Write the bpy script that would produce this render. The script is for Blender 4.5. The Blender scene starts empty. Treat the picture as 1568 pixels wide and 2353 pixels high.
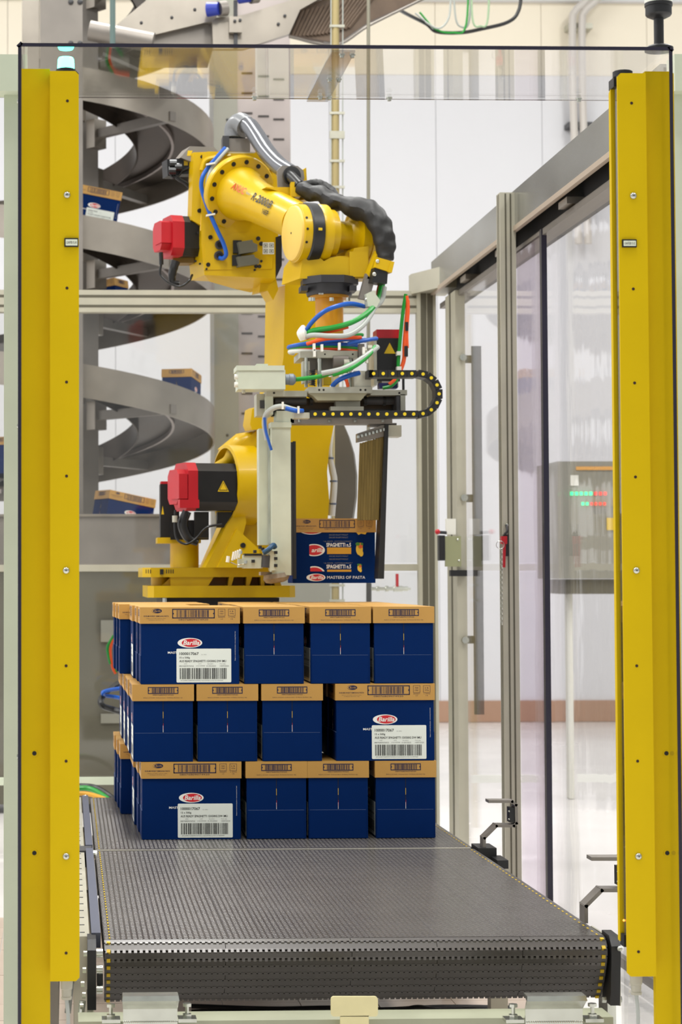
import bpy, bmesh, math, random
from mathutils import Vector, Matrix
random.seed(7)
C = bpy.context.scene.collection
SC = bpy.context.scene
V = Vector
PI = math.pi
rad = math.radians

# ------------------------------------------------------------------ camera
W, H = 1568, 2353
FPX = 4870.0                        # focal length in pixels
CX, CY = 316.0, 1127.0              # principal point (the lens is shifted)
YAW, PITCH, ROLL = math.atan(0.033), math.atan(0.0406), 0.002
ZC = 1.656                          # camera height
_w = V((math.sin(YAW)*math.cos(PITCH), math.cos(YAW)*math.cos(PITCH), math.sin(PITCH)))
_r = V((math.cos(YAW), -math.sin(YAW), 0))
_u = _r.cross(_w)
_r2 = (_r - ROLL*_u).normalized(); _u2 = (_u + ROLL*_r).normalized()
cam = bpy.data.cameras.new('camera')
co = bpy.data.objects.new('camera', cam); C.objects.link(co)
m = Matrix((( _r2.x, _u2.x, -_w.x, 0), (_r2.y, _u2.y, -_w.y, 0), (_r2.z, _u2.z, -_w.z, ZC), (0, 0, 0, 1)))
co.matrix_world = m
cam.sensor_width = 36; cam.sensor_fit = 'AUTO'
cam.lens = FPX*36/H
cam.shift_x = (W/2-CX)/H; cam.shift_y = (CY-H/2)/H
cam.clip_start = 0.1; cam.clip_end = 200
cam.dof.use_dof = True; cam.dof.focus_distance = 6.9; cam.dof.aperture_fstop = 7.0
SC.camera = co

# ------------------------------------------------------------------ world, lights, exposure
wd = bpy.data.worlds.new('hall_air'); SC.world = wd; wd.use_nodes = True
wd.node_tree.nodes['Background'].inputs[0].default_value = (0.98, 1.0, 1.0, 1)
wd.node_tree.nodes['Background'].inputs[1].default_value = 0.56
def area(name, x, y, z, sx, sy, power, col=(1, 1.0, 0.97)):
    l = bpy.data.lights.new(name, 'AREA'); l.shape = 'RECTANGLE'; l.size = sx; l.size_y = sy
    l.energy = power; l.color = col
    o = bpy.data.objects.new(name, l); C.objects.link(o); o.location = (x, y, z)
    return o
for ix in (-5.5, 0.8, 7.0):
    for iy in (4.5, 10.0, 16.0):
        area('ceiling_luminaire', ix, iy, 10.4, 0.9, 4.0, 430 if iy < 5 else 330)
SC.view_settings.view_transform = 'Standard'; SC.view_settings.look = 'None'
SC.view_settings.gamma = 1.0; SC.view_settings.use_curve_mapping = False
SC.view_settings.exposure = 0.0
SC.cycles.max_bounces = 8; SC.cycles.transparent_max_bounces = 24
SC.cycles.caustics_reflective = False; SC.cycles.caustics_refractive = False

# ------------------------------------------------------------------ pixel -> place
def P(px, py, Y):
    d = _w + _r2*((px-CX)/FPX) - _u2*((py-CY)/FPX)
    t = Y/d.y
    return V((d.x*t, Y, ZC+d.z*t))
def S(npx, Y): return npx*Y/FPX

# ------------------------------------------------------------------ materials
def lin(c): return tuple(((x/255)/12.92 if x/255 <= 0.04045 else ((x/255+0.055)/1.055)**2.4) for x in c)
MAT = {}
def mat(name, rgb, rough=0.5, metal=0.0, noise=0.0, nscale=8.0, bump=0.0, bscale=200.0, spec=0.5, emit=0.0, coat=0.0, aniso=None):
    if name in MAT: return MAT[name]
    mt = bpy.data.materials.new(name); mt.use_nodes = True
    nt = mt.node_tree; b = nt.nodes['Principled BSDF']
    c = lin(rgb)
    b.inputs['Base Color'].default_value = (*c, 1)
    b.inputs['Roughness'].default_value = rough; b.inputs['Metallic'].default_value = metal
    b.inputs['Specular IOR Level'].default_value = spec
    if coat: b.inputs['Coat Weight'].default_value = coat; b.inputs['Coat Roughness'].default_value = 0.1
    if emit:
        b.inputs['Emission Color'].default_value = (*c, 1); b.inputs['Emission Strength'].default_value = emit
    tc = nt.nodes.new('ShaderNodeTexCoord')
    src = tc.outputs['Object']
    if aniso:
        mp = nt.nodes.new('ShaderNodeMapping'); mp.inputs['Scale'].default_value = aniso
        nt.links.new(src, mp.inputs['Vector']); src = mp.outputs['Vector']
    if noise:
        n = nt.nodes.new('ShaderNodeTexNoise'); n.inputs['Scale'].default_value = nscale; n.inputs['Detail'].default_value = 6
        nt.links.new(src, n.inputs['Vector'])
        mr = nt.nodes.new('ShaderNodeMapRange'); mr.inputs['From Min'].default_value = 0.3; mr.inputs['From Max'].default_value = 0.7
        mr.inputs['To Min'].default_value = 1-noise; mr.inputs['To Max'].default_value = 1+noise
        nt.links.new(n.outputs['Fac'], mr.inputs['Value'])
        mx = nt.nodes.new('ShaderNodeVectorMath'); mx.operation = 'SCALE'; mx.inputs[0].default_value = c
        nt.links.new(mr.outputs['Result'], mx.inputs['Scale'])
        nt.links.new(mx.outputs['Vector'], b.inputs['Base Color'])
        rr = nt.nodes.new('ShaderNodeMapRange'); rr.inputs['To Min'].default_value = max(0.02, rough-0.08); rr.inputs['To Max'].default_value = min(1, rough+0.08)
        nt.links.new(n.outputs['Fac'], rr.inputs['Value']); nt.links.new(rr.outputs['Result'], b.inputs['Roughness'])
    if bump:
        n2 = nt.nodes.new('ShaderNodeTexNoise'); n2.inputs['Scale'].default_value = bscale; n2.inputs['Detail'].default_value = 3
        nt.links.new(src, n2.inputs['Vector'])
        bp = nt.nodes.new('ShaderNodeBump'); bp.inputs['Strength'].default_value = bump; bp.inputs['Distance'].default_value = 0.002
        nt.links.new(n2.outputs['Fac'], bp.inputs['Height']); nt.links.new(bp.outputs['Normal'], b.inputs['Normal'])
    MAT[name] = mt
    return mt
def plexi(name, tint, rough=0.02, gloss=(1, 1, 1), wav=0.0, refl=1.0):
    mt = bpy.data.materials.new(name); mt.use_nodes = True; nt = mt.node_tree; nt.nodes.clear()
    out = nt.nodes.new('ShaderNodeOutputMaterial'); mix = nt.nodes.new('ShaderNodeMixShader')
    tr = nt.nodes.new('ShaderNodeBsdfTransparent'); tr.inputs[0].default_value = (*tint, 1)
    gl = nt.nodes.new('ShaderNodeBsdfGlossy'); gl.inputs['Roughness'].default_value = rough; gl.inputs[0].default_value = (*gloss, 1)
    fr = nt.nodes.new('ShaderNodeFresnel'); ge = nt.nodes.new('ShaderNodeNewGeometry')
    ma = nt.nodes.new('ShaderNodeMath'); ma.operation = 'MULTIPLY_ADD'; ma.inputs[1].default_value = 0.671-1.49; ma.inputs[2].default_value = 1.49
    nt.links.new(ge.outputs['Backfacing'], ma.inputs[0]); nt.links.new(ma.outputs[0], fr.inputs['IOR'])
    rm = nt.nodes.new('ShaderNodeMath'); rm.operation = 'MULTIPLY'; rm.inputs[1].default_value = refl
    nt.links.new(fr.outputs[0], rm.inputs[0]); nt.links.new(rm.outputs[0], mix.inputs[0]); nt.links.new(tr.outputs[0], mix.inputs[1]); nt.links.new(gl.outputs[0], mix.inputs[2])
    if wav:
        tc = nt.nodes.new('ShaderNodeTexCoord'); mp = nt.nodes.new('ShaderNodeMapping'); mp.inputs['Scale'].default_value = (1, 1, 0.25)
        n = nt.nodes.new('ShaderNodeTexNoise'); n.inputs['Scale'].default_value = 6
        bp = nt.nodes.new('ShaderNodeBump'); bp.inputs['Strength'].default_value = wav; bp.inputs['Distance'].default_value = 0.02
        nt.links.new(tc.outputs['Object'], mp.inputs[0]); nt.links.new(mp.outputs[0], n.inputs['Vector'])
        nt.links.new(n.outputs['Fac'], bp.inputs['Height']); nt.links.new(bp.outputs['Normal'], gl.inputs['Normal'])
    nt.links.new(mix.outputs[0], out.inputs['Surface'])
    MAT[name] = mt
    return mt

YEL = mat('post_yellow', (208, 176, 0), 0.55, spec=0.15, noise=0.03, nscale=5, bump=0.08, bscale=900)
RYEL = mat('robot_yellow', (200, 163, 0), 0.36, noise=0.05, nscale=4, spec=0.35, coat=0.12)
RYELD = mat('robot_orange', (204, 140, 6), 0.35, noise=0.08, nscale=8)
RCREAM = mat('robot_label_and_lit_yellow', (226, 190, 90), 0.45)
BLK = mat('black_plastic', (22, 22, 23), 0.42, noise=0.1)
BLKM = mat('black_motor', (16, 15, 15), 0.38, noise=0.2, nscale=20)
DGREY = mat('dark_grey', (62, 62, 64), 0.45, noise=0.1)
RED = mat('red_cap', (178, 18, 32), 0.38, noise=0.05)
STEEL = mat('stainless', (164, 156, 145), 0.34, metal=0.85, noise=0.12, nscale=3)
CHUTE = mat('chute_steel_shaded', (78, 70, 63), 0.36, metal=0.7, noise=0.2, nscale=4)  # stainless with the dark of the shaded undersides put into its colour
STEELD = mat('stainless_dull', (132, 126, 119), 0.45, metal=0.55, noise=0.14, nscale=3)
BEAMM = mat('beam_steel', (172, 172, 166), 0.22, metal=0.8, noise=0.05, nscale=2)
GALV = mat('zinc_plate', (196, 198, 188), 0.2, metal=0.9, noise=0.12, nscale=14)
ALU = mat('aluminium_profile', (186, 182, 164), 0.38, metal=0.35, noise=0.04)
ALUD = mat('aluminium_groove', (92, 88, 74), 0.5, metal=0.3)
PALEG = mat('pale_green_paint', (200, 207, 184), 0.45, noise=0.03)
BEAMG = mat('beam_paint', (158, 160, 136), 0.45, noise=0.05)
GGREY = mat('gripper_grey_green', (192, 197, 178), 0.42, noise=0.07, nscale=10)
GPLATE = mat('gripper_plate', (186, 184, 168), 0.4, metal=0.3, noise=0.1, nscale=12)
BRONZE = mat('bronze_slat', (128, 108, 62), 0.3, metal=0.7, noise=0.2, nscale=20, aniso=(6, 6, 0.3))
HOSEG = mat('hose_grey', (120, 122, 124), 0.3, noise=0.1)
HOSEC = mat('corrugated_silver', (120, 122, 126), 0.22, metal=0.6)
FABRIC = mat('black_fabric', (24, 23, 22), 0.55, bump=0.4, bscale=60)
CBLUE = mat('cable_blue', (10, 84, 178), 0.35); CGRN = mat('cable_green', (18, 140, 44), 0.35)
CORG = mat('cable_orange', (232, 86, 28), 0.35); CGRY = mat('cable_grey', (168, 172, 166), 0.4); CBLK = mat('cable_black', (20, 20, 20), 0.35)
CWHT = mat('white_nylon', (225, 224, 214), 0.5)
WARN = mat('warning_yellow', (214, 178, 10), 0.45)
INK = mat('navy_ink', (18, 22, 62), 0.6); INKB = mat('black_ink', (24, 24, 24), 0.6); INKG = mat('grey_ink', (120, 122, 118), 0.6)
KRAFT = mat('kraft_board', (193, 146, 72), 0.46, spec=0.5, noise=0.05, nscale=6, bump=0.15, bscale=400)
BLUE = mat('blue_board', (0, 35, 88), 0.6, spec=0.08, noise=0.05, nscale=5, bump=0.08, bscale=300)
WLAB = mat('label_white', (232, 236, 226), 0.5); LOGOW = mat('logo_white', (240, 238, 230), 0.5); LOGOR = mat('logo_red', (206, 28, 40), 0.5)
GOLD = mat('print_gold', (206, 150, 30), 0.5); PYEL = mat('print_yellow', (238, 196, 60), 0.5); PGRN = mat('print_green', (70, 130, 40), 0.5)
BELT = mat('belt_plastic', (78, 74, 71), 0.3, metal=0.2, noise=0.1, nscale=3)
BELTB = mat('belt_bump', (92, 88, 86), 0.24, metal=0.2)
WALLW = mat('wall_white', (222, 222, 225), 0.6, noise=0.01, nscale=1)
WALLC = mat('wall_cream', (248, 238, 216), 0.6, noise=0.01, nscale=1)
BROWN = mat('baseboard_brown', (176, 140, 116), 0.5)
CABI = mat('machine_grey', (146, 144, 132), 0.4, metal=0.2, noise=0.06, nscale=2)
CABID = mat('machine_olive', (94, 90, 76), 0.45, noise=0.1, nscale=2)
CREAM = mat('cream_plate', (218, 208, 158), 0.5, noise=0.04, nscale=20)
TILE = mat('floor_tile', (192, 174, 158), 0.35, noise=0.06, nscale=3)
GROUT = mat('floor_screed', (228, 224, 220), 0.25, noise=0.03, nscale=1)
PINKST = mat('slotted_steel', (168, 158, 154), 0.4, metal=0.5, noise=0.1, nscale=2)
TRAYB = mat('tray_brown', (96, 80, 66), 0.5, metal=0.3, noise=0.2, nscale=8)
BMOTOR = mat('blue_motor', (34, 52, 150), 0.4)
PDARK = mat('plexi_edge', (30, 26, 44), 0.25)
CLEAR = plexi('clear_plexi', (0.98, 0.98, 0.98), 0.02)
CLEARD = plexi('door_plexi', (0.985, 0.98, 0.985), 0.02, refl=0.55)
CLEARP = plexi('violet_plexi', (0.90, 0.865, 0.915), 0.03, wav=0.1, refl=0.6)
CLEARW = plexi('wavy_plexi', (0.985, 0.98, 0.985), 0.03, wav=0.15, refl=0.6)
GLASSD = plexi('smoked_plexi', (0.93, 0.93, 0.92), 0.05)
LAMPG = mat('lamp_green', (70, 255, 205), 0.3, emit=11.0)
LEDG = mat('led_green', (30, 230, 140), 0.3, emit=2.0); LEDR = mat('led_red', (230, 60, 50), 0.3, emit=1.2)
LEDO = mat('led_orange', (255, 150, 60), 0.3, emit=3)

# ------------------------------------------------------------------ mesh builder
class MB:
    def __init__(s): s.bm = bmesh.new(); s.mats = []; s.cur = 0
    def m(s, mt):
        if mt not in s.mats: s.mats.append(mt)
        s.cur = s.mats.index(mt); return s
    def _fin(s, n0, bev=0, seg=2):
        s.bm.faces.ensure_lookup_table()
        fs = s.bm.faces[n0:]
        for f in fs: f.material_index = s.cur
        if bev:
            es = {e for f in fs for e in f.edges if len(e.link_faces) == 2 and e.calc_face_angle(0) > 0.5}
            r = bmesh.ops.bevel(s.bm, geom=list(es), offset=bev, segments=seg, affect='EDGES', profile=0.6, clamp_overlap=True)
            for f in r['faces']: f.material_index = s.cur
    def face(s, pts):
        n = len(s.bm.faces); s.bm.faces.new([s.bm.verts.new(p) for p in pts]); s._fin(n); return s
    def hull8(s, a, bev=0, seg=2):     # eight corners, bottom four then top four
        n = len(s.bm.faces); v = [s.bm.verts.new(p) for p in a]
        for q in ((3,2,1,0), (4,5,6,7), (0,1,5,4), (1,2,6,5), (2,3,7,6), (3,0,4,7)): s.bm.faces.new([v[i] for i in q])
        s._fin(n, bev, seg); return s
    def box(s, lo, hi, bev=0, seg=2):
        (x0, y0, z0), (x1, y1, z1) = lo, hi
        if x0 > x1: x0, x1 = x1, x0
        if y0 > y1: y0, y1 = y1, y0
        if z0 > z1: z0, z1 = z1, z0
        return s.hull8([(x0,y0,z0),(x1,y0,z0),(x1,y1,z0),(x0,y1,z0),(x0,y0,z1),(x1,y0,z1),(x1,y1,z1),(x0,y1,z1)], bev, seg)
    def obox(s, c, ax, ay, az, bev=0, seg=2):   # centre and three half vectors
        c, ax, ay, az = V(c), V(ax), V(ay), V(az)
        if ax.cross(ay).dot(az) < 0: ax = -ax
        return s.hull8([c-ax-ay-az, c+ax-ay-az, c+ax+ay-az, c-ax+ay-az, c-ax-ay+az, c+ax-ay+az, c+ax+ay+az, c-ax+ay+az], bev, seg)
    def prism(s, pts, vec, bev=0, seg=2):
        pts = [V(p) for p in pts]; vec = V(vec); n0 = len(s.bm.faces)
        a = [s.bm.verts.new(p) for p in pts]; b = [s.bm.verts.new(p+vec) for p in pts]
        k = len(a)
        nrm = V((0, 0, 0))
        for i in range(k): nrm += pts[i].cross(pts[(i+1) % k])
        flip = nrm.dot(vec) > 0
        def nf(l): s.bm.faces.new(l if not flip else l[::-1])
        nf(a); nf(b[::-1])
        for i in range(k): nf([a[(i+1) % k], a[i], b[i], b[(i+1) % k]])
        s._fin(n0, bev, seg); return s
    def cyl(s, p0, p1, r0, r1=None, seg=24, bev=0, cap=True):
        p0, p1 = V(p0), V(p1); r1 = r0 if r1 is None else r1
        d = (p1-p0).normalized(); t = V((0,0,1)) if abs(d.z) < 0.9 else V((1,0,0))
        a = d.cross(t).normalized(); b = d.cross(a)
        n0 = len(s.bm.faces)
        A = [s.bm.verts.new(p0+(a*math.cos(2*PI*i/seg)+b*math.sin(2*PI*i/seg))*r0) for i in range(seg)]
        B = [s.bm.verts.new(p1+(a*math.cos(2*PI*i/seg)+b*math.sin(2*PI*i/seg))*r1) for i in range(seg)]
        for i in range(seg): s.bm.faces.new([A[(i+1) % seg], A[i], B[i], B[(i+1) % seg]][::-1])
        if cap: s.bm.faces.new(A[::-1]); s.bm.faces.new(B)
        s._fin(n0, 0)
        if bev:
            es = {e for f in s.bm.faces[n0:] for e in f.edges if len(e.link_faces) == 2 and e.calc_face_angle(0) > 0.8}
            r = bmesh.ops.bevel(s.bm, geom=list(es), offset=bev, segments=2, affect='EDGES', profile=0.6)
            for f in r['faces']: f.material_index = s.cur
        return s
    def lathe(s, p0, d, prof, seg=28):       # prof: (distance along d, radius)
        p0, d = V(p0), V(d).normalized(); t = V((0,0,1)) if abs(d.z) < 0.9 else V((1,0,0))
        a = d.cross(t).normalized(); b = d.cross(a); n0 = len(s.bm.faces); rings = []
        for h, r in prof: rings.append([s.bm.verts.new(p0+d*h+(a*math.cos(2*PI*i/seg)+b*math.sin(2*PI*i/seg))*r) for i in range(seg)])
        for q in range(len(rings)-1):
            for i in range(seg): s.bm.faces.new([rings[q][i], rings[q][(i+1) % seg], rings[q+1][(i+1) % seg], rings[q+1][i]])
        s.bm.faces.new(rings[0][::-1]); s.bm.faces.new(rings[-1])
        s._fin(n0); return s
    def tube(s, pts, r, seg=10, sub=6, rough=0.0):
        pts = [V(p) for p in pts]; rs = r if isinstance(r, (list, tuple)) else [r]*len(pts)
        Q, R = [], []
        if len(pts) == 2: Q, R = pts, list(rs)
        else:
            E = [pts[0]*2-pts[1]]+pts+[pts[-1]*2-pts[-2]]
            for i in range(len(pts)-1):
                for k in range(sub):
                    t = k/sub; a, b, c, d = E[i:i+4]
                    Q.append(0.5*((2*b)+(c-a)*t+(2*a-5*b+4*c-d)*t*t+(3*b-a-3*c+d)*t**3)); R.append(rs[i]*(1-t)+rs[i+1]*t)
            Q.append(pts[-1]); R.append(rs[-1])
        n0 = len(s.bm.faces); rings = []; up = None
        for i, q in enumerate(Q):
            d = (Q[min(i+1, len(Q)-1)]-Q[max(i-1, 0)]).normalized()
            if up is None: up = d.cross(V((0.3,0.2,1)) if abs(d.z) < 0.9 else V((1,0.1,0))).normalized()
            up = (up-d*up.dot(d)).normalized(); bb = d.cross(up)
            rr = R[i]
            rings.append([s.bm.verts.new(q+(up*math.cos(2*PI*j/seg)+bb*math.sin(2*PI*j/seg))*rr*(1+random.uniform(-rough, rough))) for j in range(seg)])
        for a, b in zip(rings, rings[1:]):
            for j in range(seg): s.bm.faces.new([a[j], a[(j+1) % seg], b[(j+1) % seg], b[j]])
        s.bm.faces.new(rings[0][::-1]); s.bm.faces.new(rings[-1])
        s._fin(n0); return s
    def dome(s, c, d, r, h, seg=14):
        return s.lathe(c, d, [(0, r), (h*0.35, r*0.95), (h*0.7, r*0.7), (h*0.93, r*0.35), (h, r*0.05)], seg)
    def addmesh(s, me, M):
        n0 = len(s.bm.faces); nv = len(s.bm.verts)
        s.bm.from_mesh(me); s.bm.verts.ensure_lookup_table()
        for v in s.bm.verts[nv:]: v.co = M @ v.co
        s._fin(n0); return s
    def build(s, name, parent=None, mt=None, smooth=35, origin=None):
        if mt is not None and not s.mats: s.mats = [mt]
        me = bpy.data.meshes.new(name)
        bmesh.ops.recalc_face_normals(s.bm, faces=s.bm.faces) if False else None
        if parent is not None: org = ORG[parent.name]
        elif origin is not None: org = V(origin)
        else:
            xs = [v.co for v in s.bm.verts]
            org = V(((min(v.x for v in xs)+max(v.x for v in xs))/2, (min(v.y for v in xs)+max(v.y for v in xs))/2, min(v.z for v in xs)))
        for v in s.bm.verts: v.co -= org
        for f in s.bm.faces: f.smooth = True
        s.bm.to_mesh(me); s.bm.free()
        me.set_sharp_from_angle(angle=rad(smooth))
        for q in s.mats: me.materials.append(q)
        o = bpy.data.objects.new(name, me); C.objects.link(o)
        if parent is not None: o.parent = parent
        else: o.location = org
        ORG[o.name] = org
        return o
ORG = {}
AUTOGROUP = {'zinc_guide': 'zinc guide brackets on the crossbeam', 'guard_bracket': 'sensor brackets on the right belt edge', 'light_curtain_column': 'yellow light curtain columns', 'green_frame': 'pale green frame posts', 'belt_conveyor': 'modular belt conveyors'}
def thing(name, label, cat, loc, group=None):
    group = group or AUTOGROUP.get(name)
    o = bpy.data.objects.new(name, None); o.empty_display_size = 0.1; C.objects.link(o)
    o.location = loc; ORG[o.name] = V(loc); o['label'] = label; o['category'] = cat
    if group: o['group'] = group
    return o
def tag(o, label, cat, group=None):
    o['label'] = label; o['category'] = cat
    if group: o['group'] = group
    return o
def lab(o, t): o['label'] = t; return o
def struct(o): o['kind'] = 'structure'; return o
def link_copy(o, parent, loc=None):
    c = o.copy(); C.objects.link(c); c.parent = parent
    if loc is not None: c.location = loc
    ORG[c.name] = ORG[o.name]
    return c
_txt = {}
def text_mesh(t, shear=0.0, fat=0.0):
    k = (t, shear, fat)
    if k in _txt: return _txt[k]
    cu = bpy.data.curves.new('lettering', 'FONT'); cu.body = t; cu.size = 1; cu.shear = shear; cu.offset = fat
    cu.align_x = 'CENTER'; cu.align_y = 'CENTER'; cu.resolution_u = 2
    o = bpy.data.objects.new('lettering', cu); C.objects.link(o)
    dg = bpy.context.evaluated_depsgraph_get(); dg.update()
    me = bpy.data.meshes.new_from_object(o.evaluated_get(dg))
    bpy.data.objects.remove(o); bpy.data.curves.remove(cu)
    xs = [v.co.x for v in me.vertices]; ys = [v.co.y for v in me.vertices]
    cx, cy, w, h = (min(xs)+max(xs))/2, (min(ys)+max(ys))/2, max(xs)-min(xs), max(ys)-min(ys)
    for v in me.vertices: v.co.x = (v.co.x-cx)/w; v.co.y = (v.co.y-cy)/h
    _txt[k] = (me, w/h); return _txt[k]
def put_text(mb, t, c, ex, ey, w, h=None, mt=None, shear=0.0, fat=0.0):
    """lettering of width w centred at c; ex, ey: reading and up directions of the surface"""
    me, asp = text_mesh(t, shear, fat)
    h = h or w/asp
    ex, ey = V(ex).normalized()*w, V(ey).normalized()*h; n = ex.cross(ey).normalized()
    M = Matrix(((ex.x, ey.x, n.x, c[0]), (ex.y, ey.y, n.y, c[1]), (ex.z, ey.z, n.z, c[2]), (0,0,0,1)))
    if mt: mb.m(mt)
    mb.addmesh(me, M)
X_, Y_, Z_ = V((1,0,0)), V((0,1,0)), V((0,0,1))
def pbox(mb, x0, y0, x1, y1, Y, d, bev=0, seg=2):
    """box whose front face covers the pixel rectangle at depth Y, d metres deep"""
    a, b = P(x0, y1, Y), P(x1, y0, Y)
    mb.box((a.x, Y, a.z), (b.x, Y+d, b.z), bev, seg); return mb
def pprism(mb, px, Y, vec, bev=0, seg=2):
    mb.prism([P(x, y, Y) for x, y in px], vec, bev, seg); return mb
def Yz(px, py, z):
    a = P(px, py, 1.0).z-ZC
    return (z-ZC)/a
def Yx(px, py, x): return x/P(px, py, 1.0).x
ZB = P(600, 1929, 8.1).z            # top of the conveyor belt
# ================================================================== SETTING
YW = 24.0
fl = MB().m(GROUT).box((-16, -4, -0.2), (18, YW+0.3, -0.004)).build('floor'); struct(fl)
proto = None
for i in range(10):
    for j in range(14):
        x0, y0 = -1.2+i*0.3, 6.2+j*0.3
        if proto is None:
            proto = MB().m(TILE).box((0.002, 0.002, -0.005), (0.298, 0.298, 0.0), 0.0015, 1).build('tile', mt=TILE, origin=(0,0,0))
            proto.parent = fl; proto.location = V((x0, y0, 0))-ORG[fl.name]
        else: link_copy(proto, fl, V((x0, y0, random.uniform(-0.0006, 0.0006)))-ORG[fl.name])
ZCREAM = P(1000, 172, YW).z; ZTOP = P(1000, 5, YW).z
wl = MB().m(WALLW).box((-16, YW+0.06, 0), (18, YW+0.25, 11)).build('wall_back'); struct(wl)
pw = 249*YW/FPX; xj = P(1006, 800, YW).x
plo = MB().m(WALLW).box((0.0025, 0, 0.24), (pw-0.0025, 0.06, ZCREAM-0.004), 0.004, 1).build('wall_panel', mt=WALLW, origin=(0,0,0))
phi = MB().m(WALLC).box((0.0025, 0, ZCREAM), (pw-0.0025, 0.06, ZTOP), 0.004, 1).build('wall_panel', mt=WALLC, origin=(0,0,0))
phi['label'] = 'cream upper wall panel'
k0 = True
for i in range(-13, 14):
    for q in (plo, phi):
        loc = V((xj+i*pw, YW, 0))-ORG[wl.name]
        if k0: q.parent = wl; q.location = loc
        else: link_copy(q, wl, loc)
    k0 = False
wlf = MB().m(WALLW).box((-9.2, -4, 0), (-9.0, YW, 11)).build('wall_left'); struct(wlf)
bb = MB().m(BROWN).box((-16, YW-0.03, 0), (18, YW, 0.24), 0.01, 1).build('baseboard_back'); struct(bb)
tr = MB().m(WALLW).box((-16, YW-0.1, ZTOP), (18, YW+0.05, ZTOP+0.5), 0.01, 1).build('trim_1'); struct(tr)
ce = MB().m(WALLW).box((-16, -4, 11), (18, YW+0.3, 11.2)).build('ceiling'); struct(ce)

# ================================================================== wall conduit (far right of the back wall)
b = MB().m(mat('conduit_paint', (206, 200, 192), 0.5))
t = thing('wall_conduit', 'pair of pale pipes bending down the back wall, upper right', 'pipe', P(1335, 400, YW-0.15))
for dx in (0, 22):
    b = MB().m(MAT['conduit_paint'])
    b.tube([P(1385+dx, -40, YW-0.3), P(1345+dx, 4, YW-0.3), P(1322+dx, 26, YW-0.28), P(1316+dx, 60, YW-0.25), P(1318+dx, 240, YW-0.2), P(1324+dx, 400, YW-0.2), P(1330+dx, 560, YW-0.2)], 0.045, 8)
    b.build('pipe', t)
for y in (64, 290, 470):
    MB().m(DGREY if y == 290 else GPLATE).obox(P(1330, y, YW-0.1), (0.14, 0, 0), (0, 0.1, 0), (0, 0, 0.03)).build('pipe_clamp', t)

# ================================================================== SPIRAL CONVEYOR
YS = 16.5; sx = P(195, 800, YS).x
pitch = 345*15.5/FPX; gh = 78*15.5/FPX
GD = 0.16
zf = P(200, 915, 15.5).z+GD            # deck height at the front of the turn whose guard top is at y 835
RO, RI = 1.0, 0.42
t = thing('spiral_conveyor', 'tall stainless spiral chute with a central mast carrying cartons down, left background', 'conveyor', (sx, YS, 0))
def hz(phi): return zf-pitch*(phi+90)/360
def helix(prof, a0, a1, mtl, name):
    b = MB().m(mtl); n = int((a1-a0)/6); rings = []
    for i in range(n+1):
        a = a0+(a1-a0)*i/n; z = hz(a); c, s_ = math.cos(rad(a)), math.sin(rad(a))
        rings.append([b.bm.verts.new((sx+r*c, YS+r*s_, z+h)) for r, h in prof])
    k = len(prof)
    for p, q in zip(rings, rings[1:]):
        for j in range(k): b.bm.faces.new([p[j], q[j], q[(j+1) % k], p[(j+1) % k]])
    b.bm.faces.new(rings[0]); b.bm.faces.new(rings[-1][::-1]); b._fin(0)
    bmesh.ops.recalc_face_normals(b.bm, faces=b.bm.faces)
    return b.build(name, t, smooth=30)
A0, A1 = -90-360*3.05, 165
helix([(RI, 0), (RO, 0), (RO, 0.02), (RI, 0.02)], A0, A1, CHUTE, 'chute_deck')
helix([(RO, -GD), (RO+0.012, -GD), (RO+0.012, gh-GD), (RO, gh-GD)], A0, A1, STEEL, 'outer_guard')
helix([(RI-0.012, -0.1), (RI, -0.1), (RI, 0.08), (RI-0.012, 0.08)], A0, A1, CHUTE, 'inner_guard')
helix([(0.68, -0.035), (0.7, -0.035), (0.7, 0), (0.68, 0)], A0, A1, PINKST, 'wear_rail')
hw = 0.105
b = MB().m(STEELD).box((sx-hw, YS-hw, 0), (sx+hw, YS+hw, 7.4), 0.01, 1); b.build('mast', t)
for k in range(-4, 2):
    for a in (-50, 60, 150, 240):
        ang = a+360*k
        if not (A0 < ang < A1): continue
        z = hz(ang); c, s_ = math.cos(rad(a)), math.sin(rad(a))
        d = V((c, s_, 0)); n = V((-s_, c, 0))
        MB().m(STEELD).obox(V((sx, YS, z-0.1))+d*0.56, d*0.46, n*0.03, (0, 0, 0.035), 0.004, 1).build('support_arm', t)
        MB().m(STEEL).obox(V((sx, YS, z-0.1))+d*0.14, d*0.05, n*0.06, (0, 0, 0.11), 0.004, 1).build('arm_clamp', t)

# support column in front of the spiral
a, c = P(92, 50, 15.0), P(190, 50, 15.0)
t = thing('support_column', 'wide grey steel column rising above the hood, upper left', 'column', ((a.x+c.x)/2, 15.1, 0))
MB().m(STEELD).box((a.x, 15.0, 0), (c.x, 15.25, 7), 0.01, 1).build('post', t)
b = MB().m(STEEL).box((a.x-0.13, 15.05, 0), (a.x-0.005, 15.2, 7), 0.008, 1); b.build('side_channel', t)
for px in (163, 184):
    for py in (4, 100): MB().m(DGREY).dome(P(px, py, 14.995), (0, -1, 0), 0.02, 0.015).build('bolt', t)

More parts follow.
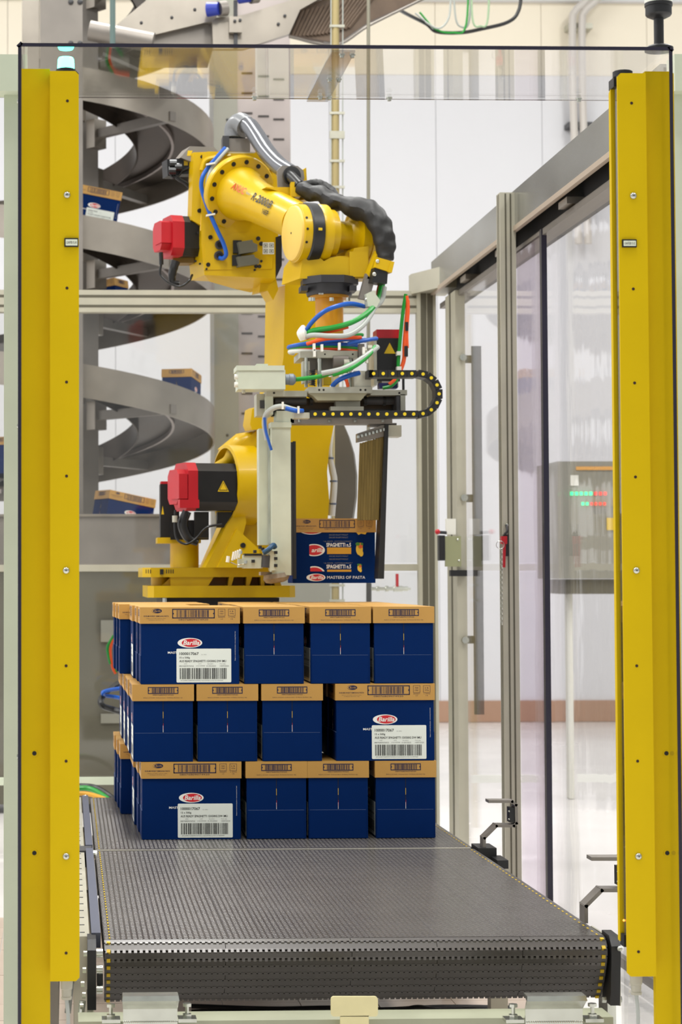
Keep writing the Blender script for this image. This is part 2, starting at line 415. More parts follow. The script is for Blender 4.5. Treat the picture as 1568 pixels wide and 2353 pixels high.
# ================================================================== VERTICAL LIFT with slotted sheet
YV = 17.2
t = thing('vertical_lift', 'tall narrow stainless lift tower with slotted cover right of the spiral', 'lift', P(580, 1385, YV))
pbox(MB().m(CABI), 495, -60, 545, 1500, YV, 0.5, 0.006, 1).build('side_column', t)
pbox(MB().m(PINKST), 546, -60, 666, 1500, YV+0.04, 0.5, 0.006, 1).build('slotted_cover', t)
sl = None
for r_ in range(26):
    for k, px in enumerate((568, 606, 641)):
        p = P(px, 168+r_*46+k*7, YV+0.035)
        if sl is None:
            sl = MB().m(mat('slot_dark', (60, 54, 52), 0.6)).box((-0.045, 0, -0.008), (0.045, 0.01, 0.008)).build('slot', mt=MAT['slot_dark'], origin=(0,0,0))
            sl.parent = t; sl.location = p-ORG[t.name]
        else: link_copy(sl, t, p-ORG[t.name])
for px, py in ((523, 275), (524, 700), (523, 1000)): MB().m(DGREY).dome(P(px, py, YV-0.001), (0, -1, 0), 0.012, 0.01).build('bolt', t)
pbox(MB().m(CABI), 560, 1300, 766, 2000, YV-0.3, 0.6, 0.01, 1).build('foot_cabinet', t)

# ================================================================== discharge conveyor / cabinet lower left
t = thing('discharge_conveyor', 'grey sided outfeed conveyor under the spiral behind the robot', 'conveyor', P(250, 1660, 14.6))
pbox(MB().m(STEELD), -230, 1184, 400, 1300, 14.9, 0.04, 0.008, 1).build('side_guard', t)
pbox(MB().m(STEEL), -230, 1181, 400, 1187, 14.88, 0.07, 0.006, 1).build('top_rail', t)
pbox(MB().m(CABI), -230, 1232, 400, 1262, 14.93, 1.1, 0.006, 1).build('deck', t)
pbox(MB().m(CABID), -230, 1301, 400, 1850, 14.95, 0.9, 0.01, 1).build('lower_cover', t)
pbox(MB().m(CABI), 232, 1425, 300, 1475, 14.93, 0.02).build('access_plate', t)
pbox(MB().m(CABI), 232, 1640, 300, 1662, 14.93, 0.02).build('access_plate', t)

# ================================================================== OVERHEAD CONVEYOR (top of the frame)
YO = 15.0
t = thing('overhead_conveyor', 'stainless overhead chute conveyor with blue motor caps across the top', 'conveyor', P(450, 60, YO))
pprism(MB().m(STEEL), [(262,62),(335,2),(335,-40),(498,-40),(498,48),(470,52),(345,82),(300,84)], YO, (0, 0.05, 0), 0.006, 1).build('side_plate', t)
pprism(MB().m(STEELD), [(333,76),(465,52),(490,62),(490,110),(333,110)], YO+0.06, (0, 0.6, 0), 0.006, 1).build('under_tray', t)
pprism(MB().m(STEEL), [(488,48),(500,40),(560,34),(700,-10),(760,-40),(800,-40),(690,22),(665,78),(560,112),(490,112)], YO-0.05, (0, 0.06, 0), 0.006, 1).build('side_plate', t)
pprism(MB().m(STEELD), [(335,2),(498,-40),(498,-60),(300,-60)], YO+0.1, (0, 0.5, 0), 0.006, 1).build('back_plate', t)
# ribbed incline
pprism(MB().m(TRAYB), [(692,22),(667,79),(778,99),(850,49),(962,0),(1060,-60),(860,-60)], YO+0.03, (0, 0.06, 0), 0.004, 1).build('mesh_underside', t)
pprism(MB().m(STEELD), [(664,78),(692,18),(1000,-70),(1080,-70),(960,2),(850,50),(790,92),(770,100)], YO+0.05, (0, 0.06, 0), 0.004, 1).build('incline_plate', t)
for i in range(16):
    f = i/15
    a, c = V((676+f*118, 74-f*8)), V((700+f*150, 26-f*34))
    x0, y0 = 672+f*130, 82+f*8-f*f*26; x1, y1 = 697+f*170, 24-f*44
    MB().m(TRAYB).cyl(P(x0, y0, YO+0.02), P(x1, y1, YO+0.02), 0.012, seg=6).build('rib', t)
MB().m(STEELD).tube([P(664, 84, YO-0.03), P(770, 104, YO-0.03), P(850, 58, YO-0.03), P(964, 2, YO-0.03), P(1060, -46, YO-0.03)], 0.010, 6).build('edge_rail', t)
MB().m(STEELD).cyl(P(206, 70, YO-0.1), P(352, 98, YO-0.15), 0.072, seg=20).build('roller_tube', t)
for px, py in ((490, 22), (562, -8)):
    o = MB().m(BMOTOR).cyl(P(px-13, py, YO-0.12), P(px+13, py-2, YO-0.15), 0.052, 0.045, seg=16, bev=0.006).build('motor_cap', t)
    MB().m(STEELD).cyl(P(px+13, py-1, YO-0.12), P(px+30, py-3, YO-0.1), 0.055, seg=14).build('motor_neck', o)
pbox(MB().m(STEEL), 527, 38, 556, 74, YO-0.12, 0.05, 0.008, 1).build('hinge_block', t)
pbox(MB().m(DGREY), 538, 0, 546, 110, YO-0.09, 0.03).build('hinge_rod', t)
for px, py in ((540,48),(552,46),(395,40),(448,22),(325,52),(640,55),(655,36)): MB().m(DGREY).dome(P(px, py, YO-0.13 if 520<px<560 else YO-0.06 if px>500 else YO-0.005), (0,-1,0), 0.012, 0.01, 8).build('bolt', t)

# vertical pole left of the chute
o = MB().m(mat('teal_grey', (84, 104, 100), 0.5)).cyl(P(259, -60, 14.4), P(259, 110, 14.4), 0.02, seg=10).build('vertical_rod')
tag(o, 'thin teal grey rod in front of the overhead chute, upper left', 'rod')
# hanging cables at the top
def cablething(name, label, paths, cat='cable', clips=()):
    allp = [p for pts, *_ in paths for p in pts]
    t = thing(name, label, cat, min(allp, key=lambda p: p.z))
    for pts, r, mt in paths: MB().m(mt).tube(pts, r, 8).build('cable', t)
    return t
Yc = 16.0
cablething('hanging_cables', 'drooping bundle of black and green cables under the overhead chute', [
    ([P(900, 12, YO+0.1), P(935, 32, Yc-0.4), P(980, 55, Yc), P(1005, 73, Yc), P(1060, 75, Yc), P(1110, 66, Yc), P(1165, 52, Yc), P(1190, 30, Yc), P(1198, -15, Yc), P(1196, -120, Yc)], 0.014, CBLK),
    ([P(955, 30, Yc-.05), P(985, 55, Yc-.05), P(1010, 65, Yc-.05), P(1030, 45, Yc-.05), P(1036, 5, Yc-.05), P(1040, -120, Yc-.05)], 0.008, CGRY),
    ([P(965, 28, Yc-.02), P(1000, 66, Yc-.02), P(1040, 75, Yc-.02), P(1072, 55, Yc-.02), P(1078, -120, Yc-.02)], 0.008, CGRN),
    ([P(1042, -120, Yc), P(1046, 30, Yc), P(1062, 62, Yc), P(1080, 40, Yc), P(1086, -120, Yc)], 0.008, CGRY),
    ([P(1084, -120, Yc-.04), P(1086, 40, Yc-.04), P(1105, 60, Yc-.04), P(1122, 40, Yc-.04), P(1126, -120, Yc-.04)], 0.008, mat('pale_green_cable', (150, 176, 140), 0.4))])

# vertical utility poles behind the robot
t = thing('conduit_pole', 'olive pipe with slim cables clipped along it behind the robot', 'pole', P(772, 1395, 14.0))
MB().m(mat('olive_pipe', (168, 152, 106), 0.4, metal=0.3)).cyl(P(771, -60, 14.0), P(771, 2000, 14.0), 0.026, seg=14).build('pipe', t)
MB().m(CGRY).cyl(P(788, -60, 14.0), P(788, 2000, 14.0), 0.005, seg=6).build('cable', t)
MB().m(CGRY).cyl(P(761, -60, 13.98), P(761, 2000, 13.98), 0.004, seg=6).build('cable', t)
for py in (60, 260, 310, 370, 430, 510, 1345, 1380):
    MB().m(GPLATE).obox(P(775, py, 13.98), (0.05, 0, 0), (0, 0.01, 0), (0, 0, 0.008 if py != 310 else 0.025)).build('clip', t)
t = thing('thin_pole', 'slim grey pole standing right of the olive pipe, behind the robot', 'pole', P(847, 1395, 14.0))
MB().m(mat('pole_grey', (138, 134, 118), 0.4, metal=0.4)).cyl(P(847, -60, 14.0), P(847, 2000, 14.0), 0.012, seg=12).build('pipe', t)
MB().m(DGREY).cyl(P(848, 1340, 14.0), P(848, 1385, 14.0), 0.018, seg=10).build('collar', t)
t = thing('valve', 'small pipe valve with red lever beside the slim pole, under the held carton', 'valve', P(900, 1358, 14.0))
b = MB().m(GALV); y = 1353
for i, (x0, x1, r_) in enumerate(((857,866,.012),(866,872,.018),(872,886,.012),(886,893,.02),(893,905,.013),(905,925,.02),(925,938,.016),(938,944,.008))): b.cyl(P(x0-(8 if i == 0 else 0), y, 14.0), P(x1, y, 14.0), r_, seg=10)
b.build('body', t)
MB().m(RED).obox(P(913, 1334, 14.0), (0.009, 0, 0), (0, 0.01, 0), (0, 0, 0.045), 0.003, 1).build('lever', t)

# ================================================================== CELL FENCE at the back
YF = 12.5
t = thing('back_fence', 'aluminium framed clear fence behind the robot', 'fence', P(560, 1850, YF))
def profile(b, x0, y0, x1, y1, Y, d, horiz):
    pbox(b.m(ALU), x0, y0, x1, y1, Y, d, 0.004, 1)
    n = b
    if horiz:
        for f in (0.27, 0.74): pbox(n.m(ALUD), x0, y0+(y1-y0)*(f-0.035), x1, y0+(y1-y0)*(f+0.035), Y-0.001, 0.003)
    else:
        for f in (0.27, 0.74): pbox(n.m(ALUD), x0+(x1-x0)*(f-0.04), y0, x0+(x1-x0)*(f+0.04), y1, Y-0.001, 0.003)
    return b
profile(MB(), -240, 668, 972, 716, YF, 0.08, True).build('top_rail', t)
profile(MB(), 970, 664, 1002, 2080, YF-0.04, 0.08, False).build('corner_post', t)
MB().m(ALU); pbox(MB().m(ALU), -240, 1296, 985, 1314, YF, 0.05, 0.004, 1).build('middle_rail', t)
pbox(MB().m(PALEG), -240, 1783, 985, 1806, YF, 0.05, 0.004, 1).build('bottom_rail', t)
pbox(MB().m(GLASSD), -240, 716, 970, 1296, YF+0.03, 0.006).build('pane', t)
pbox(MB().m(GLASSD), -240, 1314, 970, 1783, YF+0.03, 0.006).build('pane', t)
cablething('loose_cables', 'blue tube and black hose bulging out left of the carton stack', [
    ([P(340, 1608, 12.51), P(300, 1608, 11.8), P(262, 1601, 11.8), P(240, 1598, 11.75), P(238, 1590, 11.7), P(262, 1584, 11.8), P(300, 1580, 12.0), P(340, 1580, 12.51)], 0.011, CBLUE),
    ([P(340, 1640, 12.5), P(300, 1640, 11.8), P(258, 1630, 11.75), P(234, 1620, 11.7), P(236, 1600, 11.75), P(270, 1572, 11.9), P(300, 1562, 12.0), P(340, 1560, 12.5)], 0.017, CBLK)], 'cable')
cablething('floor_cables', 'green, grey and yellow cables bunched behind the conveyor at left', [
    ([P(160, 1812, 11.5), P(205, 1812, 11.5), P(240, 1830, 11.4), P(262, 1850, 11.3)], 0.014, CGRN),
    ([P(160, 1806, 11.6), P(215, 1808, 11.6), P(255, 1830, 11.5), P(280, 1850, 11.5)], 0.014, CBLK),
    ([P(160, 1824, 11.4), P(200, 1824, 11.4), P(240, 1836, 11.3), P(260, 1850, 11.3)], 0.012, GOLD)], 'cable')
cablething('orange_cable', 'orange and green cables curving behind the fence left of the stack', [
    ([P(300, 1455, 12.548), P(268, 1462, 12.548), P(254, 1490, 12.548), P(258, 1530, 12.548), P(266, 1548, 12.548)], 0.009, CORG),
    ([P(262, 1460, 12.548), P(248, 1485, 12.548), P(249, 1505, 12.548), P(254, 1526, 12.548)], 0.009, CGRN),
    ([P(285, 1500, 12.55), P(270, 1520, 12.55), P(266, 1545, 12.55)], 0.009, CGRN)], 'cable')

# ================================================================== RIGHT-HAND SLIDING DOOR WALL
XW = P(990, 608, YF).x              # plane of the beam face
zt, zb_ = P(990, 608, YF).z, P(990, 676, YF).z
t = thing('door_track_beam', 'long grey steel track beam running above the right sliding door', 'beam', (XW, 10, zb_))
ya, yb = 7.6, YF-0.02
MB().m(BEAMM).box((XW, ya, zb_), (XW+0.012, yb, zt), 0.002, 1).build('front_plate', t)
MB().m(BEAMM).box((XW, ya, zt), (XW+0.2, yb, zt+0.012)).build('top_plate', t)
MB().m(mat('track_lip', (186, 170, 152), 0.4, metal=0.4)).box((XW-0.008, ya, zb_-0.012), (XW+0.014, yb, zb_+0.012), 0.003, 1).build('lip', t)
MB().m(DGREY).box((XW+0.10, ya, zb_-0.06), (XW+0.2, yb, zt)).build('inner_track', t)
MB().m(STEELD).box((XW+0.05, ya, zb_-0.09), (XW+0.13, yb, zb_-0.06), 0.004, 1).build('door_rail', t)
for px in (1068, 1150, 1300):
    y = Yx(px, 600, XW+0.03)
    MB().m(STEEL).box((XW+0.02, y-0.08, zb_-0.05), (XW+0.1, y+0.08, zb_-0.02), 0.006, 1).build('roller_carriage', t)
a = P(945, 655, YF)
MB().m(ALU).prism([V((a.x, YF, zb_)), V((XW, YF-0.3, zb_)), V((XW+0.1, YF-0.3, zb_)), V((XW+0.1, YF+0.08, zb_)), V((a.x, YF+0.08, zb_))], (0, 0, 0.12), 0.006, 1).build('corner_cover', t)

# door frame, panes, handle
t = thing('sliding_door', 'clear sliding door with grey handle bar right of the cartons', 'door', (XW+0.06, 10.5, 0.1))
Yd = Yx(1045, 1000, XW+0.03)        # frame post
zh = zb_-0.06
b = MB(); b.m(ALU).box((XW+0.03, Yd-0.05, 0.08), (XW+0.085, Yd+0.26, zh), 0.005, 1)
b.m(ALUD).box((XW+0.028, Yd+0.09, 0.08), (XW+0.034, Yd+0.13, zh)); b.build('frame_post', t)
Yh = Yd+0.02; xh = P(1098, 1100, Yh).x
zA, zB2 = P(1090, 795, Yh).z, P(1098, 1642, Yh).z
hb = MB().m(mat('handle_grey', (58, 55, 52), 0.5)).box((xh-0.027, Yh, zB2), (xh+0.027, Yh+0.02, zA), 0.004, 1).build('handle', t)
for py in (825, 1145, 1470):
    z = P(1075, py, Yh).z
    MB().m(MAT['handle_grey']).box((XW+0.085, Yh+0.004, z-0.022), (xh-0.02, Yh+0.016, z+0.022), 0.003, 1).build('handle_bracket', hb)
    MB().m(GALV).cyl((XW+0.07, Yd-0.075, z), (XW+0.07, Yd-0.05, z), 0.02, seg=10).build('bracket_bolt', hb)
YE = Yx(1255, 1300, XW+0.06)        # dark leading edge of the first pane
MB().m(CLEARD).box((XW+0.06, YE, 0.1), (XW+0.066, Yd, zh)).build('pane', t)
MB().m(CLEARP).box((XW+0.05, YE, 0.1), (XW+0.056, Yx(1194, 1300, XW+0.05), zh-0.02)).build('overlap_strip', t)
MB().m(PDARK).box((XW+0.045, YE-0.04, 0.1), (XW+0.07, YE, zh)).build('dark_edge', t)
t = thing('guard_screen', 'wavy clear guard pane between the dark edge and the right yellow column', 'screen', (XW+0.1, 8, 0.1))
MB().m(CLEARW).box((XW+0.1, 6.3, 0.1), (XW+0.106, YE+0.3, zh)).build('pane', t)
MB().m(STEELD).box((XW+0.09, 6.3, 0.06), (XW+0.12, YE+0.3, 0.1)).build('bottom_rail', t)

# aluminium post inside the wall
Yp = Yx(1174, 1000, XW-0.03)
t = thing('aluminium_post', 'free standing ribbed aluminium post right of the robot, reaching the track beam', 'post', (XW-0.03, Yp, 0))
x0, x1 = P(1156, 1200, Yp).x, P(1192, 1200, Yp).x
b = MB(); b.m(ALU).box((x0, Yp, 0), (x1, Yp+0.085, zt), 0.006, 1); b.build('profile', t)
b = MB().m(ALUD)
for f in (0.30, 0.62): b.box((x0+(x1-x0)*f, Yp-0.0015, 0.01), (x0+(x1-x0)*(f+0.1), Yp+0.004, zt-0.006))
for f in (0.3, 0.65): b.box((x0-0.0015, Yp+0.085*f, 0.01), (x0+0.004, Yp+0.085*(f+0.1), zt-0.006))
b.build('groove', t)['kind'] = 'stuff'
MB().m(DGREY).box((x0-0.02, Yp-0.02, 0), (x1+0.02, Yp+0.105, 0.015)).build('foot_plate', t)
# safety key switch hanging on the post
t = thing('key_switch', 'red safety key with ring and chain hanging on the aluminium post', 'switch', P(1160, 1330, Yp-0.03))
pbox(MB().m(BLK), 1158, 1228, 1170, 1278, Yp-0.029, 0.025, 0.004, 1).build('holder', t)
MB().m(BLK).tube([P(1164, 1206, Yp-.01), P(1166, 1220, Yp-.03), P(1160, 1228, Yp-.03)], 0.006, 8).build('hook', t)
MB().m(GALV).dome(P(1165, 1207, Yp), (0, -1, 0), 0.009, 0.012).build('screw', t)
pbox(MB().m(RED), 1153, 1232, 1166, 1250, Yp-0.05, 0.03, 0.006).build('key_head', t)
pprism(MB().m(RED), [(1157,1250),(1163,1250),(1162,1304),(1156,1304)], Yp-0.045, (0, 0.015, 0), 0.003).build('key_blade', t)
b = MB().m(GALV); pts = [P(1150+9*math.cos(a*PI/8), 1252+9*math.sin(a*PI/8), Yp-0.05) for a in range(17)]; b.tube(pts, 0.0016, 6, 2); b.build('ring', t)
link = None
for i in range(30):
    p = P(1153.5+1.2*(i % 2), 1262+i*5.9, Yp-0.05)
    if link is None:
        b = MB().m(GALV); b.tube([V((0.004*math.cos(q*PI/5)*1.0, 0, 0.0075*math.sin(q*PI/5))) for q in range(11)], 0.0014, 5, 1)
        link = b.build('chain_link', mt=GALV, origin=(0,0,0)); link.parent = t; link.location = p-ORG[t.name]
        pr = link
    else:
        pr = link_copy(link, t, p-ORG[t.name])
        pr.rotation_euler.z = PI/2*(i % 2)
# door interlock
Yi = Yd-0.08
t = thing('door_interlock', 'door safety switch with red knob on the door frame post', 'switch', P(1040, 1325, Yi))
pbox(MB().m(mat('switch_plate', (168, 170, 132), 0.35, metal=0.6)), 1024, 1232, 1060, 1302, Yi, 0.02, 0.003, 1).build('mount_plate', t)
pbox(MB().m(BLK), 1010, 1230, 1023, 1288, Yi-0.02, 0.06, 0.006, 1).build('switch_body', t)
MB().m(RED).dome(P(1006, 1222, Yi-0.03), (-0.3, -1, 0), 0.015, 0.014).dome(P(1006, 1222, Yi-0.03), (0.3, 1, 0), 0.015, 0.014).build('knob', t)
MB().m(BLK).cyl(P(1008, 1223, Yi), P(1026, 1224, Yi+0.01), 0.009, seg=10).build('knob_shaft', t)
pbox(MB().m(CWHT), 1026, 1192, 1048, 1228, Yi+0.01, 0.03, 0.008, 1).build('white_cover', t)
pbox(MB().m(BLK), 1036, 1310, 1074, 1324, Yi-0.02, 0.05, 0.004, 1).build('latch', t)
for px, py in ((1052, 1240), (1055, 1288)): MB().m(GALV).dome(P(px, py, Yi), (0,-1,0), 0.008, 0.008, 8).build('screw', t)
# control cabinet beyond the right guard
YM = 15.5
t = thing('control_cabinet', 'beige control cabinet with rows of green and red lights beyond the right guard', 'cabinet', P(1370, 1700, YM))
pbox(MB().m(CABI), 1285, 1060, 1460, 1330, YM, 0.7, 0.02, 1).build('body', t)
pbox(MB().m(mat('orange_band', (216, 160, 84), 0.5)), 1325, 1072, 1410, 1080, YM-0.01, 0.02).build('stripe', t)
pbox(MB().m(CWHT), 1312, 1092, 1330, 1116, YM-0.01, 0.02).build('display', t)
for i in range(8): pbox(MB().m(LEDG if i < 5 else LEDR), 1312+i*11, 1130, 1318+i*11, 1138, YM-0.015, 0.02).build('indicator_light', t)
for i in range(6): pbox(MB().m(LEDG if i < 2 else LEDR), 1338+i*10, 1154, 1343+i*10, 1161, YM-0.015, 0.02).build('indicator_light', t)
pbox(MB().m(WARN), 1396, 1190, 1418, 1218, YM-0.015, 0.02, 0.004, 1).build('yellow_plate', t)
pbox(MB().m(CABID), 1300, 1331, 1450, 1365, YM+0.05, 0.6, 0.01, 1).build('plinth', t)
for px in (1310, 1440):
    q = P(px, 1365, YM+0.2); MB().m(CWHT).box((q.x-0.02, YM+0.2, 0), (q.x+0.02, YM+0.28, q.z)).build('leg', t)
# ================================================================== BELT CONVEYORS
Y0 = Yz(800, 2156, ZB); Y1 = Yz(640, 1951, ZB); Y2 = Yz(240, 1832, ZB)
XL = P(239, 2160, Y0).x; XR = P(1391, 2148, Y0).x
def bump_field(name, ya, yb, parent, tp=0.0157, rp=0.0254):
    vs, fs = [], []
    ny = int((yb-ya)/rp); nx = int((XR-XL)/tp)
    for j in range(ny):
        y = ya+(j+0.5)*rp
        for i in range(nx):
            x = XL+(i+0.5)*tp
            if x > XR-0.006: continue
            hx, hy, hz_ = tp*0.40, rp*0.20, 0.0008
            k = len(vs)
            vs += [(x-hx,y-hy,ZB-0.001),(x+hx,y-hy,ZB-0.001),(x+hx,y+hy,ZB-0.001),(x-hx,y+hy,ZB-0.001),
                   (x-hx*.7,y-hy*.6,ZB+hz_),(x+hx*.7,y-hy*.6,ZB+hz_),(x+hx*.7,y+hy*.6,ZB+hz_),(x-hx*.7,y+hy*.6,ZB+hz_)]
            fs += [(k+4,k+5,k+6,k+7),(k,k+1,k+5,k+4),(k+1,k+2,k+6,k+5),(k+2,k+3,k+7,k+6),(k+3,k,k+4,k+7)]
    og = ORG[parent.name]
    me = bpy.data.meshes.new(name); me.from_pydata([V(v)-og for v in vs], [], fs); me.materials.append(BELTB)
    o = bpy.data.objects.new(name, me); C.objects.link(o); o.parent = parent; o['kind'] = 'stuff'; ORG[o.name] = og
    return o
def conveyor(name, label, ya, yb, near):
    t = thing(name, label, 'conveyor', ((XL+XR)/2, (ya+yb)/2, 0))
    # belt deck in strips, with fine joints
    b = MB().m(BELT).box((XL, ya+0.012, ZB-0.03), (XR, yb-0.012, ZB)); b.build('belt_deck', t)
    bump_field('belt_bumps', ya+0.01, yb-0.02, t)
    b = MB().m(mat('belt_joint', (66, 62, 62), 0.5))
    for i in range(1, 9):
        x = XL+(XR-XL)*i/9+0.02*((i*37) % 5-2)
        b.box((x-0.0016, ya+0.02, ZB-0.001), (x+0.0016, yb-0.02, ZB+0.0006))
    b.build('belt_joints', t)['kind'] = 'stuff'
    b = MB().m(WARN)
    n = int((yb-ya)/0.0508)
    for i in range(n):
        y = ya+0.02+i*0.0508
        for x in (XL+0.016, XR-0.016): b.box((x-0.0018, y, ZB-0.001), (x+0.0018, y+0.018, ZB+0.0016))
    o = b.build('yellow_edge_dots', t); o['kind'] = 'stuff'
    # side rails
    MB().m(mat('guide_blue_grey', (84, 88, 104), 0.4)).box((XL-0.034, ya+0.05, ZB-0.03), (XL-0.008, yb-0.02, ZB+0.012), 0.006, 1).build('edge_guide', t)
    MB().m(ALU).box((XL-0.075, ya+0.04, ZB-0.12), (XL-0.04, yb-0.03, ZB+0.004), 0.004, 1).build('side_rail', t)
    MB().m(ALU).box((XR+0.012, ya+0.04, ZB-0.16), (XR+0.036, yb-0.03, ZB-0.05), 0.004, 1).build('side_rail', t)
    b = MB().m(DGREY)
    for i in range(int((yb-ya)/0.13)):
        y = ya+0.1+i*0.13; b.box((XL-0.066, y, ZB+0.003), (XL-0.052, y+0.006, ZB+0.0055))
    b.build('rail_slots', t)['kind'] = 'stuff'
    # return belt under the deck
    MB().m(BELT).box((XL+0.01, ya+0.12, ZB-0.185), (XR-0.01, yb-0.05, ZB-0.165)).build('return_belt', t)
    for x in (XL-0.05, XR+0.02):
        for y in ((ya+0.55), (yb-0.35)):
            MB().m(ALU).box((x-0.03, y, 0), (x+0.03, y+0.06, ZB-0.1), 0.004, 1).build('leg', t)
    return t
near = conveyor('belt_conveyor', 'near grey modular belt conveyor between the two yellow columns', Y0, Y1-0.012, True)
far = conveyor('belt_conveyor', 'far grey modular belt conveyor carrying the carton stack', Y1+0.012, Y2, False)
# nose of the near belt: rows of slats bending down and back
prof = [(0.012, 0.0), (-0.012, -0.006), (-0.030, -0.026), (-0.028, -0.051), (-0.020, -0.072), (-0.010, -0.093), (0.002, -0.114), (0.016, -0.135), (0.032, -0.156), (0.05, -0.175)]
for i in range(len(prof)-1):
    (a0, h0), (a1, h1) = prof[i], prof[i+1]
    d = V((0, a1-a0, h1-h0)); L_ = d.length; d.normalize(); nn = V((1,0,0)).cross(d)
    if nn.y > 0: nn = -nn
    seams = [XL, XL+(XR-XL)*(0.24 if i % 2 else 0.49), XL+(XR-XL)*(0.66 if i % 2 else 0.83), XR]
    for xa, xb in zip(seams, seams[1:]):
        c = V(((xa+xb)/2, Y0+(a0+a1)/2, ZB+(h0+h1)/2))-nn*0.006
        MB().m(BELT).obox(c, ((xb-xa)/2-0.0008, 0, 0), d*(L_/2-(0.0028 if i < 3 else 0.0014)), nn*0.006, 0.0015, 1).build('belt_slat', near)
    b = MB().m(BELTB if i < 4 else BELT); nt_ = 89
    for k in range(nt_):
        x = XL+(k+0.5)*(XR-XL)/nt_
        e = V((x, Y0+a1, ZB+h1))-nn*0.004
        b.obox(e, (0.0042 if i < 3 else 0.0056, 0, 0), d*(0.0056 if i < 3 else 0.0044), nn*0.0048)
    o = b.build('belt_teeth', near); o['kind'] = 'stuff'
    for x in (XL+0.012, XR-0.012):
        e = V((x, Y0+a1, ZB+h1))-nn*0.002
        MB().m(WARN).obox(e, (0.005, 0, 0), d*0.005, nn*0.0052).build('yellow_dot', near)
MB().m(BLK).box((XL+0.005, Y0+0.062, ZB-0.165), (XR-0.005, Y0+0.12, ZB-0.02)).build('nose_core', near)
# end caps at the nose
def endcap(x0, x1, name):
    pts = [(0.06, 0.008), (-0.02, 0.006), (-0.045, -0.02), (-0.045, -0.05), (-0.03, -0.185), (0.06, -0.185)]
    MB().m(BLK).prism([V((x0, Y0+a, ZB+h)) for a, h in pts], (x1-x0, 0, 0), 0.004, 1).build(name, near)
endcap(XL-0.046, XL-0.022, 'end_cap'); endcap(XR+0.006, XR+0.032, 'end_cap')
for z in (-0.03, -0.075, -0.13):
    MB().m(GALV).cyl((XL-0.021, Y0-0.03, ZB+z), (XL-0.004, Y0-0.03, ZB+z), 0.012, seg=12).build('roller_shaft', near)
MB().m(BLK).box((XL-0.02, Y0-0.02, ZB-0.12), (XL-0.003, Y0+0.03, ZB-0.09)).build('spacer', near)
# side plate and posts at the nose
pbox(MB().m(GALV), 1398, 2286, 1416, 2420, Y0+0.02, 0.1, 0.003, 1).build('side_plate', near)
pbox(MB().m(GALV), 200, 2290, 214, 2420, Y0+0.02, 0.1, 0.003, 1).build('side_plate', near)
for px, py in ((1388, 2297), (1424, 2296)): MB().m(GALV).cyl(P(px-5, py, Y0), P(px+5, py, Y0), 0.009, seg=6).build('hex_nut', near)
MB().m(GALV).dome(P(1424, 2180, Y0-0.05), (0.6, -1, 0), 0.008, 0.01, 10).build('screw', near)
MB().m(ALU).box((XR+0.034, Y0-0.01, ZB-0.19), (XR+0.04, Y0+0.3, ZB-0.02)).build('side_plate', near)
# transfer blocks at the seam between the belts
for (x0, x1, mt_) in ((XL-0.078, XL-0.012, DGREY), (XR+0.004, XR+0.07, BLK)):
    MB().m(mt_).box((x0, Y1-0.09, ZB-0.05), (x1, Y1+0.05, ZB+0.01), 0.006, 1).build('transfer_block', near)
MB().m(BLK).box((XR+0.05, Y1-0.2, ZB-0.05), (XR+0.09, Y1-0.06, ZB-0.02), 0.005, 1).build('transfer_block', near)
MB().m(GALV).cyl((XL-0.014, Y1-0.07, ZB-0.008), (XL+0.006, Y1-0.07, ZB-0.008), 0.018, seg=12).build('roller_end', near)
b = MB().m(mat('seam_strip', (205, 200, 186), 0.3, metal=0.6)).box((XL+0.002, Y1-0.018, ZB-0.02), (XR-0.01, Y1+0.006, ZB+0.0015)); b.build('seam_strip', near)
b = MB().m(BELT)
for k in range(89):
    x = XL+(k+0.5)*(XR-XL)/89; b.box((x-0.004, Y1+0.002, ZB-0.006), (x+0.004, Y1+0.02, ZB+0.002))
o = b.build('belt_teeth', near); o['kind'] = 'stuff'
MB().m(GALV).dome((XL-0.02, Y2-0.03, ZB+0.005), (0, 0, 1), 0.014, 0.01).build('guide_end', far)

# drive hardware left of the conveyor
t = near
MB().m(STEELD).box((XL-0.16, Y0+0.02, ZB-0.26), (XL-0.125, Y1, ZB-0.02), 0.004, 1).build('mount_rail', t)
for i in range(11):
    y = Y0+0.03+i*0.17; z = ZB-0.03-0.02*(i % 3)
    MB().m(GALV).cyl((XL-0.128, y, z), (XL-0.09, y, z), 0.014, seg=6).build('hex_bolt', t)
    MB().m(BLK).box((XL-0.12, y+0.05, z-0.05), (XL-0.085, y+0.1, z), 0.004, 1).build('bracket', t)
MB().m(mat('tube_yellow_green', (176, 186, 40), 0.4)).tube([(XL-0.1, Y0+0.6, ZB-0.1), (XL-0.085, Y0+0.7, ZB-0.02), (XL-0.09, Y0+0.85, ZB-0.06)], 0.008, 8).build('tube', t)
MB().m(CGRY).tube([(XL-0.1, Y0+0.25, ZB-0.25), (XL-0.082, Y0+0.3, ZB-0.08), (XL-0.09, Y0+0.5, ZB-0.03)], 0.009, 8).build('hose', t)
for px, py in ((196,2192),(194,2230),(190,2262),(193,2287),(188,2313)):
    MB().m(GALV).cyl(P(px-4, py, Y0-0.12), P(px+4, py, Y0-0.12), 0.008, seg=8).build('fitting', t)
MB().m(GALV).tube([P(190, 2300, Y0-.1), P(187, 2330, Y0-.1), P(188, 2380, Y0-.1)], 0.009, 8).build('rod', t)

